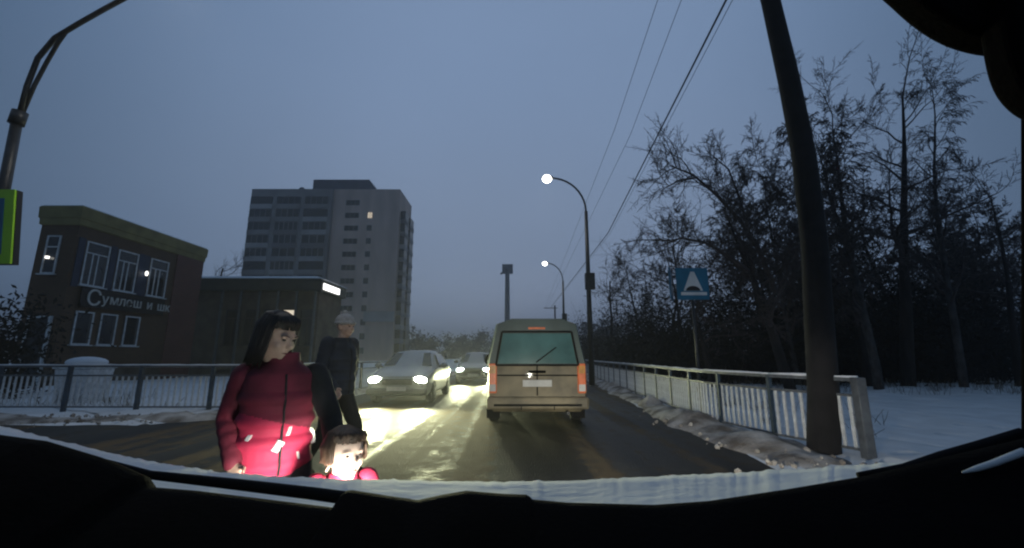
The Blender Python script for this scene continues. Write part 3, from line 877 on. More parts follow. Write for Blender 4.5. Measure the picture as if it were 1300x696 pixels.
def tree(label, x, y, h, r, P, seed, lean=(0, 0), guide=None, group='bare trees beside the road', bark='bark', tw='twig', scale_min=1.0, limbs=None):
    rg = random.Random(seed)
    root = empty('bare_tree', (x, y, 0))
    tag(root, label, 'tree', group)
    P = dict(P); P['rmin'] = P['rmin'] * scale_min
    thick, thin = [], []
    grow(rg, thick, thin, Vector((0, 0, -0.1)), Vector((lean[0], lean[1], 1)).normalized(), h, r, 0, P)
    for g, gr in (limbs or ()):
        pts = [Vector(q) for q in g]
        n = len(pts) - 1
        for i in range(n):
            thick.append((tuple(pts[i]), tuple(pts[i + 1]), gr * (1 - 0.75 * i / n), gr * (1 - 0.75 * (i + 1) / n)))
            for c in range(4):
                q = pts[i].lerp(pts[i + 1], rg.random())
                dd = (pts[i + 1] - pts[i]).normalized()
                side = (rv(rg) + Vector((0, 0, 0.6))); side = (side - dd * side.dot(dd)).normalized()
                nd = dd * 0.75 + side * 0.7
                grow(rg, thick, thin, q, nd.normalized(), rg.uniform(0.8, 1.9), gr * 0.3, 2, P)
    ntr = P['n'][0]
    tubes_np('trunk', thick[:ntr], M[bark], root, 9)
    tag(tubes_np('limbs', thick[ntr:], M[tw], root, 5), kind='stuff')
    tag(tubes_np('twigs', thin, M[tw], root, 3), kind='stuff')
    return root

def lim(base, *pp): return [tuple(at(*q) - Vector((base[0], base[1], 0))) for q in pp]
b1 = (9.6, 15.0)
tree('bare tree with long crooked limbs reaching left over the speed hump sign', 9.6, 15.0, 6.6, 0.20, OAK, 11, (-0.15, 0), limbs=(
    (lim(b1, (985, 372, 15), (965, 320, 14.9), (940, 280, 14.8), (910, 248, 14.7), (880, 222, 14.6), (850, 210, 14.6)), 0.10),
    (lim(b1, (885, 225, 14.6), (860, 230, 14.5), (838, 243, 14.5)), 0.05),
    (lim(b1, (950, 345, 14.8), (925, 325, 14.6), (895, 308, 14.5), (865, 302, 14.4), (840, 312, 14.4)), 0.085),
    (lim(b1, (952, 300, 14.9), (940, 255, 15.0), (925, 215, 15.1), (898, 192, 15.2)), 0.06)))
tree('big bare tree with spreading forked crown standing right of the leaning pole', 16.5, 18.2, 12.7, 0.27, dict(OAK, ratio=(0.33, 0.5, 0.45, 0.45), kids=(12, 7, 6, 4)), 23, (-0.02, 0))
tree('slender weeping bare birch, tallest tree right of the leaning pole', 17.6, 17.0, 13.6, 0.15, dict(BIRCH, ratio=(0.16, 0.5, 0.55, 0.6), kids=(24, 6, 5, 3)), 31, (0.02, 0), bark='birch')
tree('dense drooping bare birch close behind the leaning pole', 13.6, 16.2, 10.2, 0.17, dict(BIRCH, ratio=(0.22, 0.5, 0.55, 0.6)), 37, (0.0, 0), bark='birch', scale_min=1.6)
tree('dark bare tree with crooked branches just right of the leaning pole', 15.2, 18.5, 11.6, 0.20, OAK, 41, (-0.05, 0))
tree('small bare tree at the far right edge under the mirror', 21.2, 18.2, 8.2, 0.17, dict(OAK, ratio=(0.36, 0.5, 0.45, 0.45)), 43, (0.0, 0))
tree('bare tree standing between the birch and the right edge', 22.5, 21.5, 8.6, 0.17, dict(OAK, ratio=(0.36, 0.5, 0.45, 0.45)), 47, (0.0, 0))
tree('thin bare birch in the gap left of the leaning pole', 12.6, 19.2, 9.3, 0.13, BIRCH, 53, (-0.03, 0), bark='birch', scale_min=1.4)
tree('low spreading bare tree behind the speed hump sign', 8.3, 18.0, 5.4, 0.13, OAK, 59, (-0.1, 0))
far = [('leftmost bare tree of the far row by the lamps', 9.0, 40, 8.4), ('second bare tree of the far row by the lamps', 11.2, 37, 9.6), ('third bare tree of the far row by the lamps', 13.2, 36, 10.8), ('fourth bare tree of the far row, nearest the sign', 12.0, 30, 9.4)]
for i, (lb, x, y, h) in enumerate(far):
    tree(lb, x, y, h, 0.15, OAK if i % 2 else BUSH, 70 + i, group='bare trees of the far row', tw='twig_far', scale_min=1.5)
back = [(16.5, 26, 10), (20, 27, 10.5), (24, 26, 10), (27, 24, 9), (30, 27, 10), (18.5, 31, 11.5), (14.5, 24, 8.5), (33, 29, 10.5)]
for i, (x, y, h) in enumerate(back):
    t = tree(('bare tree of the wood seen through the gap just right of the leaning pole', 'weeping bare birch of the wood behind the dense birch', 'tall bare tree of the wood straight behind the big forked tree', 'shorter bare tree of the wood between the big tree and the tall birch', 'weeping bare birch of the wood beyond the tall birch', 'bare tree of the wood, deepest one behind the drooping birch', 'bare tree of the wood hidden half behind the leaning pole', 'weeping bare birch of the wood nearest the right edge')[i], x, y, h, 0.18, BIRCH if i % 3 == 1 else OAK, 90 + i, group='bare trees of the wood behind', scale_min=1.6)
tree('pale far bare tree between the brick building and the apartment block', -24.6, 36, 8.8, 0.15, BUSH, 120, tw='twig_far', scale_min=1.6, group='single trees by the buildings')

def thicket(name, boxes, nper, m, seed, leafs=True, kind='stuff'):
    rg = np.random.RandomState(seed)
    segs = []
    quads = []
    for (x0, x1, y0, y1, h), n in zip(boxes, nper):
        bx = rg.uniform(x0, x1, n); by = rg.uniform(y0, y1, n)
        hh = h * rg.beta(2.2, 1.6, n) * (0.75 + 0.3 * np.sin(bx * 1.3) * np.sin(by * 0.9 + 1))
        for i in range(n):
            p = np.array([bx[i], by[i], 0.0]); d = np.array([rg.normal(0, .16), rg.normal(0, .16), 1.0])
            k = 4
            r = 0.022
            for j in range(k):
                q = p + d * hh[i] / k
                segs.append((tuple(p), tuple(q), r, r * 0.75))
                r *= 0.75
                if j > 0:
                    for c in range(2):
                        e = d * 0.6 + rg.normal(0, .55, 3)
                        segs.append((tuple(p), tuple(p + e * hh[i] * 0.18), r * 0.8, r * 0.4))
                d = d + rg.normal(0, .14, 3); p = q
    o = tubes_np(name, segs, m, None, 3)
    return tag(o, kind=kind)
def leafy(name, boxes, nper, size, m, seed):
    rg = np.random.RandomState(seed)
    V, Fc = [], []
    for (x0, x1, y0, y1, h), n in zip(boxes, nper):
        nc = max(6, n // 90)
        cx = rg.uniform(x0, x1, nc); cy = rg.uniform(y0, y1, nc); cz = h * rg.beta(1.3, 1.5, nc) * (0.8 + 0.25 * np.sin(cx * 0.8))
        cr_ = rg.uniform(0.5, 1.1, nc) * h * 0.16
        idx = rg.randint(0, nc, n)
        c = np.stack([cx[idx], cy[idx], cz[idx]], 1) + rg.normal(0, 1, (n, 3)) * cr_[idx][:, None] * np.array([1, 1, 0.8])
        c[:, 2] = np.clip(c[:, 2], 0.03, None)
        u = rg.normal(0, 1, (n, 3)); u /= np.linalg.norm(u, axis=1, keepdims=True)
        w = np.cross(u, rg.normal(0, 1, (n, 3))); w /= np.linalg.norm(w, axis=1, keepdims=True)
        s = size * rg.uniform(0.5, 1.3, (n, 1))
        q = np.stack([c - u * s, c + w * s * .35, c + u * s, c - w * s * .35], 1)
        V.append(q.reshape(-1, 3))
    V = np.concatenate(V)
    n = len(V) // 4
    me = bpy.data.meshes.new(name)
    me.from_pydata(V.tolist(), [], np.arange(4 * n).reshape(-1, 4).tolist())
    me.materials.append(m)
    return tag(link_mesh(name, me), kind='stuff')
TB = [(6.6, 12, 22, 30, 4.6), (9, 16, 19.5, 23, 5.4), (13, 22, 19.5, 24, 7.6), (20, 34, 21, 28, 8.0), (7.5, 12, 30, 60, 6.5), (12, 40, 28, 40, 9.5)]
thicket('undergrowth', TB, [500, 500, 700, 700, 600, 800], M['thicket'], 5)
leafy('undergrowth_leaves', TB, [9000, 10000, 19000, 19000, 9000, 16000], 0.13, M['thicket'], 6)
leafy('far_treeline', [(-30, -2, 170, 200, 11), (-2, 14, 180, 205, 13), (14, 60, 130, 160, 13), (-70, -28, 150, 170, 12), (-140, -60, 120, 150, 12)], [6000, 5000, 9000, 7000, 8000], 0.8, M['twig_far'], 8)
tag(leafy('shrub', [(-18.6, -15.4, 12.6, 14.2, 3.5)], [7500], 0.11, M['thicket'], 12), 'dark dense shrub under the lime framed sign at the left edge', 'shrub', kind='thing')

# snow topped bin and things behind the left railing
bn = empty('grit_bin', (-12.0, 12.2, 0))
tag(bn, 'pale snow topped bin standing behind the left railing', 'bin')
MB().hexa([(-0.42, -0.3, 0), (0.42, -0.3, 0), (0.42, 0.3, 0), (-0.42, 0.3, 0), (-0.5, -0.36, 0.95), (0.5, -0.36, 0.95), (0.5, 0.36, 0.95), (-0.5, 0.36, 0.95)]).build('body', M['picket'], bn, bevel=0.02)
MB().box(-0.54, 0.54, -0.4, 0.4, 0.955, 1.03).build('lid', M['picket'], bn, bevel=0.02)
MB().ell((0, 0, 1.12), (0.52, 0.38, 0.16)).build('snow_cap', M['snow_roof'], bn, smooth=True)

# ------------------------------------------------------------------ vehicles (front towards -y in their own axes)
M['paint_dark'] = mat('paint_dark', (0.03, 0.032, 0.036), 0.3, 0.15, 3, coat=0.5)
M['paint_silver'] = mat('paint_silver', (0.22, 0.23, 0.23), 0.35, 0.12, 3, coat=0.4)
M['paint_tan'] = mat('paint_tan', (0.25, 0.21, 0.13), 0.55, 0.0, 2.2, col2=(0.11, 0.095, 0.065), coat=0.1, detail=9)
M['paint_teal'] = mat('paint_teal', (0.045, 0.075, 0.075), 0.45, 0.2, 2, coat=0.2)
M['glass_teal'] = mat('glass_teal', (0.07, 0.16, 0.16), 0.12, 0.2, 2, spec=0.6)
M['tyre'] = mat('tyre', (0.012, 0.012, 0.012), 0.9, 0.2, 20)
M['rim'] = mat('rim', (0.18, 0.18, 0.19), 0.4, 0.2, 9, metal=0.5)
M['tail_red'] = mat('tail_red', (0.40, 0.09, 0.03), 0.3, 0.2, 9, emit=(1.0, 0.22, 0.06), es=0.16)
M['amber'] = mat('amber', (0.5, 0.22, 0.03), 0.3, 0.2, 9)
M['plate'] = mat('plate', (0.5, 0.5, 0.48), 0.5, 0.08, 9)
M['headlamp'] = mat('headlamp', (0.9, 0.9, 0.85), 0.2, 0.0, 5, emit=(0.96, 1.0, 0.82), es=55.0)
M['headlamp_far'] = mat('headlamp_far', (0.9, 0.9, 0.85), 0.2, 0.0, 5, emit=(0.86, 1.0, 0.95), es=30.0)

def wheel(parent, x, y, r, w):
    o = MB().tube([(-w / 2, 0, 0), (-w / 2 + 0.03, 0, 0), (w / 2 - 0.03, 0, 0), (w / 2, 0, 0)], [r * 0.9, r, r, r * 0.9], 28).build('wheel', M['tyre'], parent, loc=(x, y, r))
    sgn = 1 if x > 0 else -1
    rm = MB().disc((sgn * (w / 2 + 0.004), 0, 0), r * 0.62, (1, 0, 0), 24)
    for k in range(5):
        a = 2 * math.pi * k / 5
        rm.bar((sgn * (w / 2 + 0.012), 0, 0), (sgn * (w / 2 + 0.012), math.cos(a) * r * 0.58, math.sin(a) * r * 0.58), 0.05, 0.02, (1, 0, 0))
    rm.build('rim', M['rim'], o)
    return o

def vehicle(name, label, cat, loc, rz, W_, st, paint, top_paint=None, group=None):
    """st: (y, half width, z low, z belt, half width of roof, z roof)"""
    root = empty(name, loc, rz)
    tag(root, label, cat, group)
    rings = []
    for (y, wb, z0, zb, wt, zt) in st:
        half = [(wb * 0.86, z0), (wb * 0.97, z0 + 0.10), (wb, z0 + (zb - z0) * 0.45), (wb * 0.985, zb - 0.06), (wb * 0.95, zb), (wt * 1.0, zt - 0.07), (wt * 0.9, zt - 0.01), (wt * 0.5, zt + 0.015)]
        rings.append([(x, y, z) for x, z in half] + [(-x, y, z) for x, z in half[::-1]])
    o = MB().loft(rings).build('body', M[paint], root, smooth=True)
    o.data.set_sharp_from_angle(angle=R(28))
    return root
def panel(pts, off, name, m, parent, th=0.012):
    """thin plate through four points, pushed out along its normal"""
    p = [Vector(q) for q in pts]
    n = (p[1] - p[0]).cross(p[3] - p[0]).normalized() * off
    t = n.normalized() * th
    return MB().hexa([q + n - t for q in p] + [q + n for q in p]).build(name, M[m], parent, bevel=0.004)

def sedan(label, loc, rz, paint, lampmat, group):
    st = [(-2.15, 0.70, 0.30, 0.62, 0.60, 0.66), (-2.08, 0.80, 0.24, 0.70, 0.70, 0.74), (-1.6, 0.86, 0.22, 0.84, 0.76, 0.88), (-0.98, 0.88, 0.22, 0.94, 0.78, 0.98),
          (-0.25, 0.88, 0.22, 0.97, 0.60, 1.42), (0.5, 0.88, 0.22, 0.98, 0.61, 1.47), (1.2, 0.87, 0.22, 0.98, 0.58, 1.40), (1.75, 0.85, 0.24, 0.98, 0.70, 1.03), (2.1, 0.78, 0.30, 0.90, 0.66, 0.94)]
    r = vehicle('car', label, 'car', loc, rz, 1.76, st, paint, group=group)
    panel([(-0.70, -0.93, 1.0), (0.70, -0.93, 1.0), (0.53, -0.30, 1.38), (-0.53, -0.30, 1.38)], 0.02, 'windscreen', 'glass', r)
    for s in (-1, 1):
        pts = [(s * 0.86, -0.55, 1.0), (s * 0.86, 1.1, 1.0), (s * 0.635, 0.95, 1.36), (s * 0.635, -0.15, 1.36)]
        panel(pts if s > 0 else pts[::-1], 0.012, 'side_window', 'glass', r)
        hl = MB().ell((s * 0.60, -2.10, 0.65), (0.19, 0.06, 0.10), 18, 10).build('headlight', M[lampmat], r, smooth=True)
        MB().box(s * 0.60 - 0.20, s * 0.60 + 0.20, -2.105, -2.04, 0.545, 0.565).build('headlight_trim', M['black_plastic'], hl)
        mr = MB().ell((s * 1.0, -0.62, 1.02), (0.11, 0.07, 0.08), 12, 8).build('wing_mirror', M[paint], r, smooth=True)
        MB().bar((s * 0.86, -0.6, 0.98), (s * 0.94, -0.62, 1.0), 0.04, 0.03).build('mirror_arm', M['black_plastic'], mr)
        MB().ell((s * 0.62, -2.10, 0.37), (0.09, 0.05, 0.05), 12, 8).build('fog_light', M['rim'], r, smooth=True)
        for y in (-1.35, 1.3): wheel(r, s * 0.78, y, 0.31, 0.2)
        MB().box(s * 0.62 - 0.14, s * 0.62 + 0.14, 2.085, 2.13, 0.70, 0.86).build('taillight', M['tail_red'], r)
    g = MB().box(-0.40, 0.40, -2.185, -2.12, 0.54, 0.68).build('grille', M['black_plastic'], r, bevel=0.02)
    mb = MB()
    for k in range(4): mb.box(-0.38, 0.38, -2.195, -2.187, 0.555 + k * 0.03, 0.565 + k * 0.03)
    mb.build('grille_bars', M['rim'], g)
    MB().box(-0.82, 0.82, -2.20, -2.10, 0.27, 0.44).build('bumper', M['paint_dark'], r, bevel=0.04)
    MB().box(-0.26, 0.26, -2.215, -2.203, 0.38, 0.49).build('number_plate', M['plate'], r)
    return r

def lamp_light(name, loc, aim, power, size_deg, col, parent=None, blend=0.6, rad=0.05):
    d = bpy.data.lights.new(name, 'SPOT')
    d.energy = power; d.spot_size = R(size_deg); d.spot_blend = blend; d.color = col; d.shadow_soft_size = rad
    o = bpy.data.objects.new(name, d)
    COL.objects.link(o)
    o.location = loc
    o.rotation_euler = (Vector(aim) - Vector(loc)).to_track_quat('-Z', 'Y').to_euler()
    if parent is not None:
        bpy.context.view_layer.update()
        o.parent = parent; o.matrix_parent_inverse = parent.matrix_world.inverted()
    return o

c1 = sedan('oncoming silver car with blazing headlights behind the walking people', (-3.1, 13.9, 0), 0, 'paint_silver', 'headlamp', 'oncoming cars with lit headlights')
c2 = sedan('second oncoming dark car farther back, just left of the tan van', (-1.80, 22.3, 0), 0, 'paint_dark', 'headlamp_far', 'oncoming cars with lit headlights')
c3 = sedan('third oncoming car, smallest and farthest, behind the first one', (-2.5, 38, 0), 0, 'paint_dark', 'headlamp_far', 'oncoming cars with lit headlights')
HC = (0.97, 1.0, 0.58)
for s in (-1, 1):
    lamp_light('headlight_beam', (-3.1 + s * 0.6, 11.70, 0.64), (-1.2 + s * 0.6, 4.6, -0.05), 900, 100, HC, None, 1.0)
    lamp_light('headlight_beam', (-1.8 + s * 0.6, 20.1, 0.64), (-0.8 + s * 0.6, 10, 0.0), 1000, 90, HC, None, 1.0)

VX, VY = 0.47, 8.15
vs_ = [(-2.3, 0.80, 0.32, 0.80, 0.70, 0.84), (-2.15, 0.88, 0.28, 0.90, 0.76, 0.95), (-1.3, 0.94, 0.26, 1.05, 0.84, 1.10), (-0.5, 0.95, 0.26, 1.10, 0.76, 1.92), (0.6, 0.95, 0.26, 1.10, 0.78, 1.98), (2.0, 0.95, 0.26, 1.10, 0.78, 1.96), (2.28, 0.94, 0.28, 1.10, 0.76, 1.90), (2.36, 0.90, 0.36, 1.06, 0.72, 1.80)]
van = vehicle('van', 'tan van ahead seen from behind with teal rear window and tall orange tail lamps', 'van', (VX, VY + 2.36, 0), math.pi, 1.9, vs_, 'paint_tan')
MB().loft([[(x * k, y, z) for x, z in ((0.95, 1.12), (0.86, 1.5), (0.78, 1.9), (0.5, 2.0), (-0.5, 2.0), (-0.78, 1.9), (-0.86, 1.5), (-0.95, 1.12))] for y, k in ((-0.3, 1.0), (2.27, 1.0), (2.40, 0.955))]).build('upper_body', M['paint_teal'], van)
rw = panel([(0.74, 2.41, 1.16), (-0.74, 2.41, 1.16), (-0.64, 2.395, 1.72), (0.64, 2.395, 1.72)], 0.02, 'rear_window', 'glass_teal', van)
MB().bar((0.02, 2.455, 1.18), (-0.36, 2.445, 1.46), 0.02, 0.02).build('rear_wiper', M['black_rubber'], rw)
for s in (-1, 1):
    tl = MB().box(s * 0.83 - 0.075, s * 0.83 + 0.075, 2.33, 2.425, 0.62, 1.16).build('taillight', M['tail_red'], van, bevel=0.02)
    MB().box(s * 0.83 - 0.06, s * 0.83 + 0.06, 2.427, 2.435, 0.66, 0.78).build('reverse_lens', M['plate'], tl)
    pts = [(s * 0.965, -0.2, 1.18), (s * 0.965, 2.0, 1.18), (s * 0.83, 2.0, 1.72), (s * 0.83, -0.2, 1.72)]
    panel(pts if s > 0 else pts[::-1], 0.0, 'side_window', 'glass', van)
    for y in (-1.5, 1.4): wheel(van, s * 0.84, y, 0.33, 0.22)
    mr = MB().ell((s * 1.08, -0.7, 1.2), (0.10, 0.07, 0.14), 12, 8).build('wing_mirror', M['black_plastic'], van, smooth=True)
    MB().bar((s * 0.9, -0.68, 1.12), (s * 1.0, -0.7, 1.16), 0.05, 0.04).build('mirror_arm', M['black_plastic'], mr)
MB().box(-0.94, 0.94, 2.30, 2.50, 0.34, 0.56).build('bumper', M['paint_tan'], van, bevel=0.04)
MB().box(-0.80, 0.80, 2.502, 2.512, 0.40, 0.44).build('bumper_strip', M['black_rubber'], van)
MB().box(-0.27, 0.27, 2.395, 2.415, 0.74, 0.86).build('number_plate', M['plate'], van)
MB().box(-0.80, 0.80, 2.372, 2.385, 0.93, 0.955).build('trim_strip', M['black_rubber'], van)
MB().box(-0.16, 0.16, 2.39, 2.43, 0.985, 1.03).build('door_handle', M['black_plastic'], van, bevel=0.008)
MB().box(-0.012, 0.012, 2.375, 2.384, 0.58, 1.12).build('door_seam', M['black_rubber'], van)
wf = MB()
for a, b in (((0.77, 2.435, 1.13), (-0.77, 2.435, 1.13)), ((0.66, 2.418, 1.75), (-0.66, 2.418, 1.75)), ((0.77, 2.435, 1.13), (0.66, 2.418, 1.75)), ((-0.77, 2.435, 1.13), (-0.66, 2.418, 1.75))): wf.bar(a, b, 0.035, 0.03, (0, 1, 0))
wf.build('window_seal', M['black_rubber'], van)
MB().box(-0.16, 0.16, 2.36, 2.41, 1.80, 1.835).build('brake_light', M['tail_red'], van)
MB().tube([(-0.55, 2.2, 0.29), (-0.55, 2.52, 0.28)], 0.03, 10).build('exhaust_pipe', M['dark_metal'], van)
for s in (-1, 1):
    MB().box(s * 0.84 - 0.13, s * 0.84 + 0.13, 1.78, 1.80, 0.10, 0.42).build('mud_flap', M['black_rubber'], van)
    MB().box(s * 0.30 - 0.008, s * 0.30 + 0.008, 2.503, 2.515, 0.34, 0.40).build('bumper_seam', M['black_rubber'], van)
    MB().box(s * 0.83 - 0.06, s * 0.83 + 0.06, 2.427, 2.436, 0.98, 1.12).build('amber_lens', M['amber'], van)

# ------------------------------------------------------------------ people
M['skin'] = mat('skin', (0.50, 0.33, 0.25), 0.55, 0.08, 20, 0.001, 200)
M['skin_pale'] = mat('skin_pale', (0.58, 0.42, 0.34), 0.55, 0.06, 20, 0.001, 200)
M['hair_dark'] = mat('hair_dark', (0.016, 0.011, 0.010), 0.6, 0.5, 30, 0.003, 120, stretch=(1, 1, 0.15))
M['hair_brown'] = mat('hair_brown', (0.075, 0.042, 0.026), 0.6, 0.45, 30, 0.003, 120, stretch=(1, 1, 0.15))
M['red_cloth'] = mat('red_cloth', (0.36, 0.018, 0.058), 0.75, 0.15, 9, 0.006, 22)
M['maroon_shade'] = mat('maroon_shade', (0.13, 0.012, 0.028), 0.8, 0.2, 9, 0.006, 22)  # red cloth darkened in colour to imitate shade; lips use it too
M['black_cloth'] = mat('black_cloth', (0.012, 0.011, 0.013), 0.85, 0.3, 9, 0.006, 24)
M['navy_cloth'] = mat('navy_cloth', (0.016, 0.022, 0.038), 0.85, 0.25, 9, 0.006, 24)
M['reflective'] = mat('reflective', (0.62, 0.60, 0.60), 0.35, 0.1, 40)
M['knit_pale'] = mat('knit_pale', (0.36, 0.35, 0.34), 0.95, 0.2, 40, 0.004, 90)
M['eye'] = mat('eye', (0.02, 0.015, 0.012), 0.2, 0.1, 9)

def remeshed(name, mb, voxel, m, parent, smooth_it=6, classify=None, mats=None):
    """fuse overlapping shapes into one continuous surface"""
    me = mb.mesh(name, m)
    o = bpy.data.objects.new(name, me); COL.objects.link(o)
    r = o.modifiers.new('fuse', 'REMESH'); r.mode = 'VOXEL'; r.voxel_size = voxel; r.use_smooth_shade = True
    sm = o.modifiers.new('soften', 'SMOOTH'); sm.factor = 0.5; sm.iterations = smooth_it
    dg = bpy.context.evaluated_depsgraph_get(); dg.update()
    me2 = bpy.data.meshes.new_from_object(o.evaluated_get(dg)); me2.name = name
    bpy.data.objects.remove(o)
    me2.materials.clear()
    for q in (mats or [m]): me2.materials.append(q)
    if classify:
        idx = [classify(p.center) for p in me2.polygons]
        me2.polygons.foreach_set('material_index', idx)
    me2.polygons.foreach_set('use_smooth', [True] * len(me2.polygons))
    return link_mesh(name, me2, parent)

def cap_tube(mb, pts, rad, n=14, sx=1.0):
    pts = [Vector(p) for p in pts]
    mb.tube(pts, rad, n, sx=sx)
    for p, r in ((pts[0], rad[0]), (pts[-1], rad[-1])): mb.ell(p, (r, r, r), 12, 8)

def head_shape(mb, c, k, rot, child=False):
    """head about 0.23*k tall centred at c, facing -y before rot"""
    def E(p, r, e=None):
        q = rot @ (Vector(p) * k)
        mb.ell(Vector(c) + q, tuple(x * k for x in r), 18, 12, rot if e is None else rot @ e)
    ch = 1.12 if child else 1.0
    E((0, 0.012, 0.030), (0.078 * ch, 0.096 * ch, 0.088 * ch))
    E((0, -0.018, -0.020), (0.066 * ch, 0.074, 0.080))
    E((0, -0.034, -0.066), (0.044, 0.046, 0.044))           # jaw and chin
    E((0, -0.070, -0.092), (0.018, 0.016, 0.014))
    for s in (-1, 1):
        E((s * 0.036, -0.066, -0.030), (0.024, 0.022, 0.024))  # cheeks
        E((s * 0.032, -0.082, 0.024), (0.026, 0.009 if child else 0.012, 0.010))   # brow
        E((s * 0.078 * ch, 0.012, -0.006), (0.010, 0.022, 0.033)) # ear
        E((s * 0.085 * ch, 0.018, 0.006), (0.008, 0.017, 0.022))
    mb.tube([Vector(c) + rot @ (Vector(p) * k) for p in ((0, -0.084, 0.016), (0, -0.100, -0.012), (0, -0.110, -0.026))], [0.009 * k, 0.012 * k, 0.014 * k], 10)
    E((0, -0.106, -0.028), (0.016, 0.012, 0.010))
    E((0, -0.084, -0.056), (0.022, 0.011, 0.0065)); E((0, -0.081, -0.069), (0.019, 0.011, 0.007))  # lips

def hand_shape(mb, wrist, d, side, k, curl=0.5, n_palm=None):
    """palm, four curled fingers and a thumb; d points from wrist to knuckles, side towards the thumb"""
    d = Vector(d).normalized(); side = Vector(side); side = (side - d * side.dot(d)).normalized()
    nrm = d.cross(side).normalized()                       # palm normal
    w = Vector(wrist)
    for t in (-0.026, -0.009, 0.009, 0.026):
        mb.tube([w + side * t * 0.7 * k, w + (d * 0.09 + side * t) * k], [0.016 * k, 0.0125 * k], 8)
    for t, L in ((0.030, 0.068), (0.010, 0.078), (-0.010, 0.072), (-0.029, 0.056)):
        p = w + (d * 0.085 + side * t) * k
        a = 0.0
        pts = [p]
        for seg in (0.45, 0.32, 0.23):
            a += curl
            p = p + (d * math.cos(a) + nrm * math.sin(a)) * L * seg * k
            pts.append(p)
        mb.tube(pts, [0.0092 * k, 0.0088 * k, 0.008 * k, 0.0068 * k], 8); mb.ell(pts[-1], (0.0068 * k,) * 3, 8, 6)
    p = w + (d * 0.025 + side * 0.030) * k
    pts = [p, p + (d * 0.032 + side * 0.028 + nrm * 0.008) * k, p + (d * 0.062 + side * 0.034 + nrm * 0.022) * k]
    mb.tube(pts, [0.012 * k, 0.0105 * k, 0.008 * k], 8); mb.ell(pts[-1], (0.008 * k,) * 3, 8, 6)

